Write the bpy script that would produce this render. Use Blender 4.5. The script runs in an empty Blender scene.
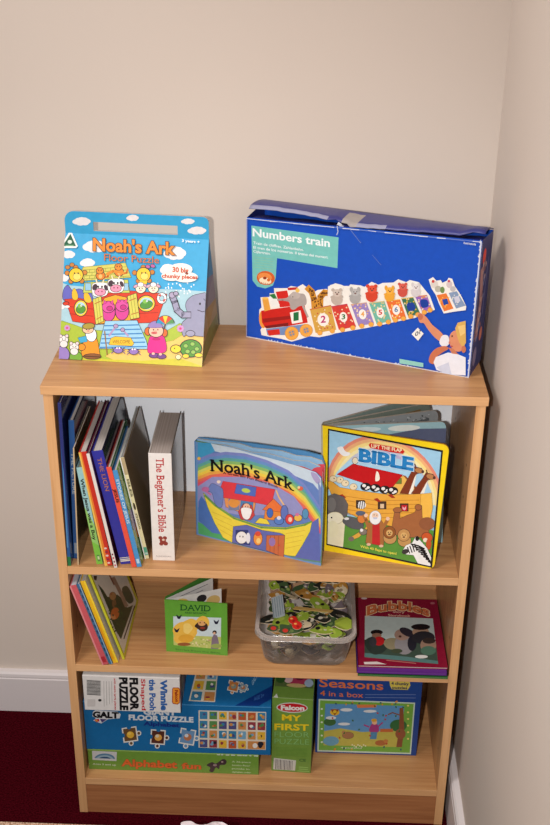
import bpy, bmesh, math, random
from mathutils import Vector as V, Matrix
from mathutils.geometry import intersect_line_plane
random.seed(7)
S = bpy.context.scene
COL = S.collection

# ---------------------------------------------------------------- camera
FPX, CAM = 1155.0, V((0.0716, -1.7466, 1.8381))
YAW, PIT, ROL = 0.0296, 0.4726, 0.0129
Fv = V((-math.sin(YAW)*math.cos(PIT), math.cos(YAW)*math.cos(PIT), -math.sin(PIT)))
Rv = V((math.cos(YAW), math.sin(YAW), 0)); Uv = Rv.cross(Fv)
R2 = Rv*math.cos(ROL) + Uv*math.sin(ROL); U2 = -Rv*math.sin(ROL) + Uv*math.cos(ROL)
cam = bpy.data.cameras.new('camera'); camo = bpy.data.objects.new('camera', cam); COL.objects.link(camo)
cam.sensor_fit = 'HORIZONTAL'; cam.sensor_width = 36.0; cam.lens = FPX/550*36
cam.clip_start = 0.05
M = Matrix.Identity(4)
for i in range(3):
    M[i][0] = R2[i]; M[i][1] = U2[i]; M[i][2] = -Fv[i]; M[i][3] = CAM[i]
camo.matrix_world = M
S.camera = camo
# ---------------------------------------------------------------- light
S.view_settings.view_transform = 'Standard'; S.view_settings.look = 'None'
S.view_settings.gamma = 1; S.view_settings.use_curve_mapping = False
S.view_settings.exposure = 0.0
w = bpy.data.worlds.new('room_light'); S.world = w; w.use_nodes = True
w.node_tree.nodes['Background'].inputs[0].default_value = (1.0, 0.96, 0.96, 1)
w.node_tree.nodes['Background'].inputs[1].default_value = 0.30
def lamp(name, kind, loc, power, col, size=None, target=None):
    l = bpy.data.lights.new(name, kind); l.energy = power; l.color = col
    o = bpy.data.objects.new(name, l); COL.objects.link(o); o.location = loc
    if kind == 'AREA': l.size = size
    else: l.shadow_soft_size = size
    if target is not None:
        o.rotation_euler = (V(target)-V(loc)).to_track_quat('-Z', 'Y').to_euler()
    return o
FLASH = lamp('camera_flash', 'SPOT', (-0.065, -1.75, 1.835), 119, (1.0, 0.965, 0.94), 0.018, (0.05, 0.1, 0.50))
FLASH.data.spot_size = math.radians(66); FLASH.data.spot_blend = 1.0
lamp('ceiling_lamp', 'AREA', (-0.75, -0.75, 2.35), 19, (1.0, 0.93, 0.90), 0.45, (0.4, -0.1, 0.9))

# ---------------------------------------------------------------- helpers
def ray(px, py): return Fv + R2*((px-275)/FPX) + U2*((412.5-py)/FPX)
def at(px, py, p0, n):
    r = ray(px, py); return CAM + r*((V(p0)-CAM).dot(n)/r.dot(n))
def lin(c):
    c /= 255.0
    return c/12.92 if c <= 0.04045 else ((c+0.055)/1.055)**2.4
MATS = {}
def new_mat(name):
    m = bpy.data.materials.new(name); m.use_nodes = True
    return m, m.node_tree.nodes, m.node_tree.links, m.node_tree.nodes['Principled BSDF']
def pr(r, g, b, gain=1.0, rough=0.38, spec=0.4, metal=0.0):
    """plain printed / painted colour with a faint procedural paper mottling"""
    col = tuple(round(min(0.93, lin(x)*gain), 4) for x in (r, g, b))
    k = (col, rough, spec, metal)
    if k in MATS: return MATS[k]
    m, N, L, B = new_mat('printed_card')
    t = N.new('ShaderNodeTexCoord'); n = N.new('ShaderNodeTexNoise'); n.inputs['Scale'].default_value = 110; n.inputs['Detail'].default_value = 4
    L.new(t.outputs['Object'], n.inputs['Vector'])
    x = N.new('ShaderNodeMixRGB'); x.blend_type = 'MULTIPLY'; x.inputs[0].default_value = 0.2
    x.inputs[1].default_value = (*col, 1); L.new(n.outputs['Fac'], x.inputs[2]); L.new(x.outputs[0], B.inputs['Base Color'])
    B.inputs['Roughness'].default_value = rough; B.inputs['Specular IOR Level'].default_value = spec
    B.inputs['Metallic'].default_value = metal
    MATS[k] = m; return m
def wood(name, axis, base=(194, 146, 97), dark=(165, 116, 73), rough=0.36):
    m, N, L, B = new_mat(name)
    t = N.new('ShaderNodeTexCoord'); mp = N.new('ShaderNodeMapping'); L.new(t.outputs['Object'], mp.inputs[0])
    sc = [40, 40, 40]; sc[axis] = 1.8; mp.inputs['Scale'].default_value = sc
    n = N.new('ShaderNodeTexNoise'); n.inputs['Scale'].default_value = 2.2; n.inputs['Detail'].default_value = 6; n.inputs['Distortion'].default_value = 0.6
    L.new(mp.outputs[0], n.inputs['Vector'])
    mp2 = N.new('ShaderNodeMapping'); L.new(t.outputs['Object'], mp2.inputs[0])
    sc2 = [300, 300, 300]; sc2[axis] = 14; mp2.inputs['Scale'].default_value = sc2
    n2 = N.new('ShaderNodeTexNoise'); n2.inputs['Scale'].default_value = 1; n2.inputs['Detail'].default_value = 2
    L.new(mp2.outputs[0], n2.inputs['Vector'])
    ad = N.new('ShaderNodeMath'); ad.operation = 'MULTIPLY_ADD'; ad.inputs[1].default_value = 0.4
    L.new(n2.outputs['Fac'], ad.inputs[0]); L.new(n.outputs['Fac'], ad.inputs[2])
    r = N.new('ShaderNodeValToRGB'); r.color_ramp.elements[0].position = 0.45; r.color_ramp.elements[1].position = 0.9
    r.color_ramp.elements[0].color = (*[lin(x) for x in dark], 1); r.color_ramp.elements[1].color = (*[lin(x) for x in base], 1)
    L.new(ad.outputs[0], r.inputs[0]); L.new(r.outputs[0], B.inputs['Base Color'])
    B.inputs['Roughness'].default_value = rough; B.inputs['Specular IOR Level'].default_value = 0.45
    return m
def wall_paint(name, c, c2, bump=0.08):
    m, N, L, B = new_mat(name)
    t = N.new('ShaderNodeTexCoord'); n = N.new('ShaderNodeTexNoise'); n.inputs['Scale'].default_value = 1.3; n.inputs['Detail'].default_value = 3
    L.new(t.outputs['Object'], n.inputs['Vector'])
    r = N.new('ShaderNodeValToRGB'); r.color_ramp.elements[0].position = 0.3; r.color_ramp.elements[1].position = 0.7
    r.color_ramp.elements[0].color = (*[lin(x) for x in c], 1); r.color_ramp.elements[1].color = (*[lin(x) for x in c2], 1)
    L.new(n.outputs['Fac'], r.inputs[0]); L.new(r.outputs[0], B.inputs['Base Color'])
    n3 = N.new('ShaderNodeTexNoise'); n3.inputs['Scale'].default_value = 160; n3.inputs['Detail'].default_value = 3
    L.new(t.outputs['Object'], n3.inputs['Vector'])
    b = N.new('ShaderNodeBump'); b.inputs['Strength'].default_value = bump; b.inputs['Distance'].default_value = 0.002
    L.new(n3.outputs['Fac'], b.inputs['Height']); L.new(b.outputs[0], B.inputs['Normal'])
    B.inputs['Roughness'].default_value = 0.75; B.inputs['Specular IOR Level'].default_value = 0.2
    return m
def page_mat(gain=1.0, c=(214, 206, 196), scale=(1, 1, 900)):
    m, N, L, B = new_mat('page_edges')
    t = N.new('ShaderNodeTexCoord'); mp = N.new('ShaderNodeMapping'); L.new(t.outputs['Object'], mp.inputs[0]); mp.inputs['Scale'].default_value = scale
    n = N.new('ShaderNodeTexNoise'); n.inputs['Scale'].default_value = 1; L.new(mp.outputs[0], n.inputs['Vector'])
    r = N.new('ShaderNodeValToRGB'); r.color_ramp.elements[0].position = 0.3; r.color_ramp.elements[1].position = 0.7
    a = [min(.93, lin(x)*gain) for x in c]
    r.color_ramp.elements[0].color = (*[x*.72 for x in a], 1); r.color_ramp.elements[1].color = (*a, 1)
    L.new(n.outputs['Fac'], r.inputs[0]); L.new(r.outputs[0], B.inputs['Base Color']); B.inputs['Roughness'].default_value = 0.8
    return m

class MB:
    def __init__(s): s.v = []; s.f = []; s.m = []; s.mats = []
    def mi(s, m):
        if m not in s.mats: s.mats.append(m)
        return s.mats.index(m)
    def face(s, pts, m):
        i = len(s.v); s.v += [V(p) for p in pts]; s.f.append(tuple(range(i, i+len(pts)))); s.m.append(s.mi(m))
    def mesh(s, vs, fs, m):
        i = len(s.v); s.v += [V(p) for p in vs]; k = s.mi(m)
        for f in fs: s.f.append(tuple(i+j for j in f)); s.m.append(k)
    def hexa(s, p, m):      # p: 4 bottom (ccw from above) + 4 top
        s.mesh(p, [(3, 2, 1, 0), (4, 5, 6, 7), (0, 1, 5, 4), (1, 2, 6, 5), (2, 3, 7, 6), (3, 0, 4, 7)], m)
    def box(s, a, b, m):
        x0, y0, z0 = a; x1, y1, z1 = b
        s.hexa([(x0, y0, z0), (x1, y0, z0), (x1, y1, z0), (x0, y1, z0), (x0, y0, z1), (x1, y0, z1), (x1, y1, z1), (x0, y1, z1)], m)
    def fbox(s, O, ex, ey, ez, a, b, m):   # box in a frame
        P = lambda x, y, z: O + ex*x + ey*y + ez*z
        x0, y0, z0 = a; x1, y1, z1 = b
        s.hexa([P(x0, y0, z0), P(x1, y0, z0), P(x1, y1, z0), P(x0, y1, z0), P(x0, y0, z1), P(x1, y0, z1), P(x1, y1, z1), P(x0, y1, z1)], m)
    def prism(s, pts, d, m, m_side=None):  # outline extruded along d
        n = len(pts); d = V(d); pts = [V(p) for p in pts]
        s.mesh(pts, [tuple(range(n))], m); s.mesh([p+d for p in pts], [tuple(reversed(range(n)))], m)
        ms = m_side or m
        for i in range(n):
            j = (i+1) % n; s.face([pts[j], pts[i], pts[i]+d, pts[j]+d], ms)
    def grid(s, P, m, closed=False):
        nu, nv = len(P), len(P[0]); vs = [p for r in P for p in r]; fs = []
        for i in range(nu-1 if not closed else nu):
            for j in range(nv-1):
                a = i*nv+j; b = ((i+1) % nu)*nv+j; fs.append((a, b, b+1, a+1))
        s.mesh(vs, fs, m)
    def build(s, name, parent=None, bevel=0, merge=True, smooth=False, solid=0, recalc=True, sub=0):
        org = parent_origin(parent)
        me = bpy.data.meshes.new(name)
        me.from_pydata([tuple(p-org) for p in s.v], [], s.f)
        for m in s.mats: me.materials.append(m)
        for i, p in enumerate(me.polygons): p.material_index = s.m[i]
        bm = bmesh.new(); bm.from_mesh(me)
        if merge: bmesh.ops.remove_doubles(bm, verts=bm.verts, dist=1e-6)
        if recalc: bmesh.ops.recalc_face_normals(bm, faces=bm.faces)
        if smooth:
            for f in bm.faces: f.smooth = True
        bm.to_mesh(me); bm.free()
        o = bpy.data.objects.new(name, me); COL.objects.link(o)
        if parent: o.parent = parent
        if solid:
            md = o.modifiers.new('thickness', 'SOLIDIFY'); md.thickness = solid; md.offset = 0
        if bevel:
            md = o.modifiers.new('bevel', 'BEVEL'); md.width = bevel; md.segments = 2; md.limit_method = 'ANGLE'; md.angle_limit = 0.6
        if sub:
            md = o.modifiers.new('sub', 'SUBSURF'); md.levels = sub; md.render_levels = sub
        return o
def parent_origin(p):
    o = V((0, 0, 0))
    while p is not None: o = o + p.location; p = p.parent
    return o
def thing(name, loc, label, cat, group=None):
    o = bpy.data.objects.new(name, None); COL.objects.link(o); o.location = V(loc); o.empty_display_size = 0.02
    o['label'] = label; o['category'] = cat
    if group: o['group'] = group
    return o
def tag(o, label, cat, group=None):
    o['label'] = label; o['category'] = cat
    if group: o['group'] = group
    return o
def struct(o): o['kind'] = 'structure'; return o

_tc = {}
def text_geo(body, bold=0.0):
    k = (body, bold)
    if k in _tc: return _tc[k]
    cu = bpy.data.curves.new('t', 'FONT'); cu.body = body; cu.size = 1; cu.offset = bold; cu.resolution_u = 3
    ob = bpy.data.objects.new('t', cu)
    me = bpy.data.meshes.new_from_object(ob)
    vs = [(v.co.x, v.co.y) for v in me.vertices]; fs = [tuple(p.vertices) for p in me.polygons]
    bpy.data.objects.remove(ob); bpy.data.curves.remove(cu); bpy.data.meshes.remove(me)
    _tc[k] = (vs, fs); return _tc[k]
CAP = max(y for x, y in text_geo('H')[0])
# where slab serifs sit: (x 0 left / 1 right / .5 middle, y 0 base / 1 cap / .72 x-height)
SER = {'N': [(0, 0), (0, 1), (1, 1)], 'h': [(0, 0), (1, 0), (0, 1)], 'A': [(0, 0), (1, 0)], 'r': [(0, 0), (0, .72)], 'k': [(0, 0), (1, 0), (0, 1)],
       'B': [(0, 0), (0, 1)], 'I': [(.5, 0), (.5, 1)], 'L': [(0, 0), (0, 1)], 'E': [(0, 0), (0, 1)], 'T': [(.5, 0)], 'n': [(0, 0), (1, 0), (0, .72)],
       'i': [(.5, 0), (.2, .72)], 'l': [(.5, 0), (.2, 1)], 'b': [(0, 1)], 'D': [(0, 0), (0, 1)], 'V': [(0, 1), (1, 1)], 'a': [(1, 0)]}
def serif_geo(body, bold):
    k = (body, bold, 's')
    if k in _tc: return _tc[k]
    vs, fs = map(list, text_geo(body, bold))
    for i, ch in enumerate(body):
        if ch == ' ' or ch not in SER: continue
        full = text_geo(body[:i+1], 0)[0]; one = text_geo(ch, 0)[0]
        x1 = max(x for x, y in full); w_ = max(x for x, y in one)-min(x for x, y in one); x0 = x1-w_
        for fx, fy in SER[ch]:
            st = 0.05 if fx in (0,) else (-0.05 if fx == 1 else 0)
            cx = x0+fx*w_+st; cy = CAP*fy; h = 0.055; y0 = cy if fy == 0 else cy-h
            j = len(vs); vs += [(cx-.13, y0), (cx+.13, y0), (cx+.13, y0+h), (cx-.13, y0+h)]; fs.append((j, j+1, j+2, j+3))
    _tc[k] = (vs, fs); return _tc[k]

def clip_poly(pts, x0, y0, x1, y1):
    def cut(ps, inside, inter):
        out = []
        for i in range(len(ps)):
            a, b = ps[i-1], ps[i]
            if inside(b):
                if not inside(a): out.append(inter(a, b))
                out.append(b)
            elif inside(a): out.append(inter(a, b))
        return out
    def ix(x): return lambda a, b: (x, a[1]+(b[1]-a[1])*(x-a[0])/(b[0]-a[0]))
    def iy(y): return lambda a, b: (a[0]+(b[0]-a[0])*(y-a[1])/(b[1]-a[1]), y)
    for ins, it in ((lambda p: p[0] >= x0, ix(x0)), (lambda p: p[0] <= x1, ix(x1)), (lambda p: p[1] >= y0, iy(y0)), (lambda p: p[1] <= y1, iy(y1))):
        if not pts: break
        pts = cut(pts, ins, it)
    return pts
def spline(pts, k=4):
    n = len(pts); out = []
    for i in range(n):
        p0, p1, p2, p3 = pts[i-1], pts[i], pts[(i+1) % n], pts[(i+2) % n]
        for j in range(k):
            t = j/k
            out.append(tuple(0.5*((2*p1[a])+(-p0[a]+p2[a])*t+(2*p0[a]-5*p1[a]+4*p2[a]-p3[a])*t*t+(-p0[a]+3*p1[a]-3*p2[a]+p3[a])*t**3) for a in (0, 1)))
    return out
class Art:
    """printed artwork on one flat face: O origin, eu/ev unit axes, size w x h"""
    def __init__(s, O, eu, ev, w, h, gain=1.0, rough=0.38, clip=True, inset=0.0):
        s.O = V(O); s.eu = V(eu).normalized(); s.n = s.eu.cross(V(ev)).normalized(); s.ev = s.n.cross(s.eu)
        s.w, s.h, s.g, s.r = w, h, gain, rough; s.pic = MB(); s.lets = []; s.k = 0; s.doclip = clip; s.inset = inset; s.crop = None
    def px(s, x0, y0, sc): s.crop = (x0, y0, sc); return s
    def uv(s): s.crop = None; return s
    def map(s, p):
        if s.crop is None: return p
        x0, y0, sc = s.crop
        q = at(x0+p[0]/sc, y0+p[1]/sc, s.O, s.n)-s.O
        return (q.dot(s.eu), q.dot(s.ev))
    def out(s, p, z): return s.O + s.eu*p[0] + s.ev*p[1] + s.n*z
    def z(s): s.k += 1; return 0.0002+s.k*0.000007
    def mat(s, c): return pr(*c, gain=s.g, rough=s.r)
    def raw(s, pts, c, z=None):
        pts = [s.map(p) for p in pts]
        if s.doclip:
            pts = clip_poly(pts, s.inset, s.inset, s.w-s.inset, s.h-s.inset)
        if len(pts) < 3: return
        z = z or s.z()
        s.pic.face([s.out(p, z) for p in pts], s.mat(c))
    def poly(s, pts, c, ow=0, oc=(45, 35, 40), sm=False):
        if sm: pts = spline(pts)
        if ow: s.line(list(pts)+[pts[0]], ow, oc)
        s.raw(pts, c)
    def ell(s, x, y, rx, ry, c, rot=0, ow=0, oc=(45, 35, 40), a0=0, a1=360, n=18):
        def P(e):
            r = math.radians(rot); o = []
            for i in range(n+(0 if a1-a0 == 360 else 1)):
                t = math.radians(a0+(a1-a0)*i/n); a, b = (rx+e)*math.cos(t), (ry+e)*math.sin(t)
                o.append((x+a*math.cos(r)-b*math.sin(r), y+a*math.sin(r)+b*math.cos(r)))
            return o
        if ow: s.raw(P(ow), oc)
        s.raw(P(0), c)
    def line(s, pts, w, c):
        z = s.z()
        for a, b in zip(pts[:-1], pts[1:]):
            d = V((b[0]-a[0], b[1]-a[1])); L = d.length
            if L < 1e-9: continue
            n = V((-d.y, d.x))*(w/2/L); e = d*(w*.25/L)
            s.raw([(a[0]+n.x-e.x, a[1]+n.y-e.y), (a[0]-n.x-e.x, a[1]-n.y-e.y), (b[0]-n.x+e.x, b[1]-n.y+e.y), (b[0]+n.x+e.x, b[1]+n.y+e.y)], c, z)
    def rect(s, x0, y0, x1, y1, c, **k): s.poly([(x0, y0), (x1, y0), (x1, y1), (x0, y1)], c, **k)
    def blob(s, x, y, rx, ry, c, n=7, j=.18, ow=0, oc=(45, 35, 40), seed=None):
        rd = random.Random(seed if seed is not None else int(x*7+y*13))
        s.poly([(x+rx*math.cos(2*math.pi*i/n)*(1+rd.uniform(-j, j)), y+ry*math.sin(2*math.pi*i/n)*(1+rd.uniform(-j, j))) for i in range(n)], c, ow=ow, oc=oc, sm=True)
    def cloud(s, x, y, rx, ry, c=(236, 232, 232)):
        for dx, dy, k in ((-.55, .1, .5), (0, -.2, .62), (.5, 0, .5), (-.15, .35, .5), (.35, .35, .45), (-.35, -.3, .4), (.3, -.4, .38)): s.ell(x+dx*rx, y+dy*ry, rx*k, ry*k*1.15, c, n=12)
    def text(s, body, p0, p1, cap, c, bold=0.0, up=None, serif=False, oc=None, ob=0.03, warp=None):
        d = V((p1[0]-p0[0], p1[1]-p0[1]))
        if up is None:
            up = V((0, -cap)) if (s.crop and abs(d.x) > abs(d.y)) else (V((d.y, -d.x)) if s.crop else V((-d.y, d.x))).normalized()*cap
        else: up = V(up)
        base = text_geo(body, 0)[0]
        x0 = min(x for x, y in base); x1 = max(x for x, y in base)
        let = MB(); s.lets.append(let)
        for b_, col in (([(bold+ob, oc)] if oc else [])+[(bold, c)]):
            vs, fs = serif_geo(body, b_) if serif else text_geo(body, b_)
            z = s.z(); m = s.mat(col); o = []
            for x, y in vs:
                t = (x-x0)/(x1-x0); q = (p0[0]+d.x*t+up.x*y/CAP, p0[1]+d.y*t+up.y*y/CAP)
                if warp: q = (q[0], q[1]+warp*(4*t*(1-t)))
                o.append(s.out(s.map(q), z))
            let.mesh(o, fs, m)
    def cut(s, parent, name):     # close the print drawn so far as a part of its own
        if not s.pic.f: return
        o = s.pic.build(name, parent, recalc=False, merge=False); s.pic = MB()
        for p in o.data.polygons:
            if p.normal.dot(s.n) < 0: p.flip()
    def done(s, parent, pic='cover_picture', let='cover_lettering'):
        out = []
        if s.pic.f: out.append(s.pic.build(pic, parent, recalc=False, merge=False))
        for l in s.lets: out.append(l.build(let, parent, recalc=False, merge=False))
        for o in out:          # make the print face outwards
            if o:
                for p in o.data.polygons:
                    if p.normal.dot(s.n) < 0: p.flip()
        return out

# ================================================================ ROOM
WY, WX = 0.3124, 0.402
wall_b = wall_paint('cream_wall_paint', (207, 194, 182), (212, 200, 188))
wall_r = wall_paint('cream_wall_paint_side', (207, 194, 182), (212, 200, 188))
m = MB(); m.box((-1.6, WY, 0), (WX+0.1, WY+0.1, 2.4), wall_b); struct(m.build('wall_back'))
m = MB(); m.box((WX, -2.4, 0), (WX+0.1, WY, 2.4), wall_r); struct(m.build('wall_right'))
# carpet
cm, N, L, B = new_mat('maroon_carpet')
t = N.new('ShaderNodeTexCoord'); n = N.new('ShaderNodeTexNoise'); n.inputs['Scale'].default_value = 260; n.inputs['Detail'].default_value = 4
L.new(t.outputs['Object'], n.inputs['Vector'])
r = N.new('ShaderNodeValToRGB'); r.color_ramp.elements[0].position = .3; r.color_ramp.elements[1].position = .75
r.color_ramp.elements[0].color = (.028, .001, .003, 1); r.color_ramp.elements[1].color = (.085, .004, .009, 1)
L.new(n.outputs['Fac'], r.inputs[0]); L.new(r.outputs[0], B.inputs['Base Color'])
b = N.new('ShaderNodeBump'); b.inputs['Strength'].default_value = 0.9; b.inputs['Distance'].default_value = 0.006
L.new(n.outputs['Fac'], b.inputs['Height']); L.new(b.outputs[0], B.inputs['Normal'])
B.inputs['Roughness'].default_value = 1; B.inputs['Specular IOR Level'].default_value = 0.0
m = MB(); m.box((-1.6, -2.4, -0.05), (WX+0.1, WY+0.1, 0.0), cm); struct(m.build('floor'))
# skirting
sk = wall_paint('white_gloss_paint', (214, 207, 206), (218, 211, 210), 0.02)
sk.node_tree.nodes['Principled BSDF'].inputs['Roughness'].default_value = 0.35
T, H_ = 0.016, 0.1117
prof = [(0, 0), (T, 0), (T, .094), (T-.0025, .0955), (T-.0025, .0985), (T, .1), (T-.001, .107), (T-.005, .1112), (0, H_)]
m = MB(); m.prism([(-1.6, WY-d, z) for d, z in prof], (1.6+WX, 0, 0), sk); struct(m.build('baseboard_back'))
m = MB(); m.prism([(WX-d, -2.4, z) for d, z in prof], (0, 2.4+WY-T, 0), sk); struct(m.build('baseboard_right'))

# ================================================================ BOOKCASE
ZT, Z1, Z2, ZB, D = 0.9846, 0.6154, 0.3884, 0.0944, 0.2844
TH, HW = 0.0165, 0.375
wx, wz, wy_ = wood('beech_board', 0), wood('beech_upright', 2), wood('beech_front_edge', 0, (218, 170, 120), (198, 148, 100))
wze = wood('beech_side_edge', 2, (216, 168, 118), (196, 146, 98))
wpl = wood('beech_plinth', 0, (172, 116, 74), (146, 92, 56))
white_back, N, L, B = new_mat('white_back_board')
n = N.new('ShaderNodeTexNoise'); n.inputs['Scale'].default_value = 3; r = N.new('ShaderNodeValToRGB')
r.color_ramp.elements[0].color = (.84, .88, .93, 1); r.color_ramp.elements[1].color = (.88, .92, .97, 1)
L.new(n.outputs['Fac'], r.inputs[0]); L.new(r.outputs[0], B.inputs['Base Color']); B.inputs['Roughness'].default_value = 0.28
bc = thing('bookcase', (0, 0, 0), 'light beech bookcase with two shelves standing in the corner on maroon carpet', 'bookcase')
def board(name, a, b, mat, edge_mat):
    m = MB(); m.box(a, b, mat)
    # front edging strip shows a paler beech
    m.m[2] = m.mi(edge_mat)
    return m
for sx in (-1, 1):
    x0, x1 = (-HW, -HW+TH) if sx < 0 else (HW-TH, HW)
    m = board('s', (x0, 0, 0), (x1, D-.004, ZT-TH), wz, wze)
    hole = pr(70, 52, 40, rough=.6); xi = x1 if sx < 0 else x0
    for yy in (.04, .22):
        for zz in (.17, .235, .30, .45, .515, .70, .765, .83):
            c = []
            for i in range(10):
                a = 2*math.pi*i/10; c.append((xi-sx*.0004, yy+.0028*math.cos(a), zz+.0028*math.sin(a)))
            m.face(c, hole)
    m.build('side_panel', bc)
m = board('t', (-HW-.0037, -.0027, ZT-TH), (HW+.0037, D, ZT), wx, wy_); m.build('top_panel', bc, bevel=.0008)
for z in (Z1, Z2):
    m = board('s', (-HW+TH, .0, z-TH), (HW-TH, D-.004, z), wx, wy_); m.build('shelf', bc, bevel=.0006)
m = board('b', (-HW+TH, 0, ZB-TH), (HW-TH, D-.004, ZB), wx, wy_); m.build('bottom_shelf', bc, bevel=.0006)
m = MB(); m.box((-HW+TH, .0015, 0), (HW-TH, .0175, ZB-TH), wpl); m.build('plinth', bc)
m = MB(); m.box((-HW+.004, D-.004, Z1-TH), (HW-.004, D, ZT-TH), white_back); m.build('back_panel', bc)
m = MB(); m.box((-HW+.004, D-.004, .02), (HW-.004, D, Z1-TH), wx); m.build('back_panel', bc)

# ================================================================ ARK PUZZLE CARTON
def arkbox():
    bl, br = V((-.368, .110, ZT)), V((-.112, .090, ZT))
    eu = (br-bl).normalized(); W = (br-bl).length; nb = V((-eu.y, eu.x, 0)); up = V((0, 0, 1))
    S_, H1, H2, DP = .0925, .2025, .243, .188
    t = thing('puzzle_carton', bl+eu*W/2+nb*DP/2, 'sky-blue carry carton with handle slot and cartoon ark, on top of the bookcase', 'puzzle box')
    sky = (62, 168, 216)
    blue = pr(*sky, rough=.3); grey = pr(196, 180, 172, rough=.6); lil = pr(120, 118, 140); tan = pr(150, 120, 60)
    P = lambda u, d, h: bl+eu*u+nb*d+up*h
    m = MB()
    G = .004
    m.face([P(0, 0, 0), P(W, 0, 0), P(W, S_, H1), P(0, S_, H1)], blue)
    m.face([P(0, DP, 0), P(W, DP, 0), P(W, S_+G, H1), P(0, S_+G, H1)], blue)
    m.face([P(0, 0, 0), P(W, 0, 0), P(W, DP, 0), P(0, DP, 0)], grey)
    m.face([P(0, S_, H1), P(W, S_, H1), P(W, S_+G, H1), P(0, S_+G, H1)], grey)
    m.build('carton_body', t)
    # gusset ends, folded inwards with printed bands
    for u, s in ((0, 1), (W, -1)):
        m = MB(); k = .012*s
        lv = [(0, 0, DP), (.30, None, None), (.55, None, None), (.8, None, None), (1, None, None)]
        prev = None
        for f, mt in ((0, None), (.16, pr(120, 120, 60)), (.34, pr(160, 130, 84)), (.62, pr(130, 122, 136)), (1, pr(74, 130, 170))):
            h = H1*f; a, c, b = P(u, S_*f, h), P(u+k*(1-abs(2*f-1)), S_+G/2, h), P(u, DP+(S_+G-DP)*f, h)
            if prev: m.face([prev[0], prev[1], c, a], mt); m.face([prev[1], prev[2], b, c], mt)
            prev = (a, c, b)
        m.build('gusset', t)
    # handle flap: two layers with a slot
    def flap(d, mt):
        m = MB(); q = lambda u, h: P(u, d, H1+h); HF = H2-H1; R = .018
        u0, u1, h0, h1 = W*.20, W*.785, .006, .0225
        left = [(0, 0), (u0, 0), (u0, HF)]+[(R-R*math.sin(a), HF-R+R*math.cos(a)) for a in [math.pi/2*i/6 for i in range(7)]]
        R2_ = .010
        right = [(u1, 0), (W, 0)]+[(W-R2_+R2_*math.cos(a), HF-R2_+R2_*math.sin(a)) for a in [math.pi/2*i/6 for i in range(7)]]+[(u1, HF)]
        for pts in (left, right, [(u0, 0), (u1, 0), (u1, h0), (u0, h0)], [(u0, h1), (u1, h1), (u1, HF), (u0, HF)]):
            m.prism([q(*p) for p in pts], nb*.0016, mt, grey)
        return m
    h = flap(S_, blue).build('handle_flap', t, recalc=True)
    flap(S_+.0026, pr(206, 190, 180, rough=.6)).build('handle_flap', t)
    A = Art(P(0, S_, H1), eu, up, W, H2-H1, rough=.3)
    A.px(60, 205, 6.875)
    A.cloud(150, 112, 62, 32); A.cut(h, 'cloud'); A.cloud(500, 88, 42, 24); A.cut(h, 'cloud')
    A.px(140, 205, 6.875); A.cloud(330, 112, 46, 22); A.cut(h, 'cloud'); A.cloud(393, 175, 64, 30)
    A.done(h, 'cloud')
    # front artwork
    ev = nb*S_+up*H1
    A = Art(bl, eu, ev, W, ev.length, rough=.3)
    A.px(50, 200, 3.235)
    A.rect(-20, 50, 560, 560, sky)
    A.poly([(0, 250), (25, 262), (60, 276), (330, 300), (350, 288), (420, 290), (560, 300), (560, 460), (0, 460)], (170, 206, 216), sm=False)
    rd = random.Random(3)
    for i in range(46): A.ell(rd.uniform(345, 470), rd.uniform(255, 300)+rd.uniform(-10, 30), 2.2, 2.8, (238, 244, 248), n=8)
    for x, y, a, b_ in ((145, 150, 38, 22), (60, 176, 22, 14), (122, 203, 24, 16), (405, 172, 36, 24), (40, 252, 22, 14)): A.cloud(x, y, a, b_)
    for x, y, a, b_ in ((382, 225, 25, 20), (35, 345, 14, 10)): A.cloud(x, y, a, b_)
    A.poly([(0, 395), (40, 392), (80, 405), (120, 420), (190, 425), (330, 430), (350, 440), (420, 400), (470, 415), (560, 430), (560, 600), (0, 600)], (172, 192, 62), ow=3, oc=(120, 140, 40), sm=False)
    A.poly([(320, 470), (400, 455), (440, 430), (510, 432), (530, 560), (300, 560), (180, 505), (240, 470)], (238, 200, 108), ow=2, oc=(170, 140, 60))
    A.poly([(20, 495), (90, 500), (180, 515), (300, 520), (420, 512), (500, 540), (490, 570), (20, 560)], (206, 200, 60))
    # purple wings / waves, hull
    A.poly([(42, 318), (45, 290), (58, 276), (72, 292), (96, 288), (112, 296), (132, 300), (142, 340), (120, 345), (80, 330), (56, 330)], (104, 104, 188), ow=2.5, sm=True)
    A.poly([(48, 322), (62, 355), (74, 392), (140, 402), (330, 396), (345, 395), (362, 345), (378, 305), (330, 300), (180, 288), (140, 330), (95, 318)], (216, 62, 34), ow=3, oc=(120, 30, 20))
    for y in (345, 368): A.line([(64, y), (140, y+8)], 2, (160, 40, 24)); A.line([(275, y), (350, y-4)], 2, (160, 40, 24))
    A.poly([(72, 298), (80, 286), (90, 306), (88, 322), (74, 320)], (240, 190, 50), ow=2, sm=True)
    A.poly([(110, 306), (120, 298), (134, 322), (130, 332), (114, 328)], (240, 190, 50), ow=2, sm=True)
    for x, y, rx, ry in ((100, 350, 20, 25), (312, 335, 27, 25)):
        A.ell(x, y, rx, ry, (240, 206, 70), ow=2.5); A.ell(x, y, rx*.78, ry*.78, (176, 214, 226))
        A.ell(x, y+4, rx*.75, ry*.5, (84, 150, 60), rot=-12, ow=1.5); A.ell(x-4, y-7, rx*.3, ry*.28, (130, 190, 80))
        A.ell(x+2, y-8, 3, 3, (250, 250, 240)); A.ell(x+2, y-8, 1.3, 1.3, (20, 20, 20))
    A.ell(52, 335, 9, 5, (216, 62, 34), ow=2); A.ell(56, 345, 8, 4, (245, 240, 235))
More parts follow.
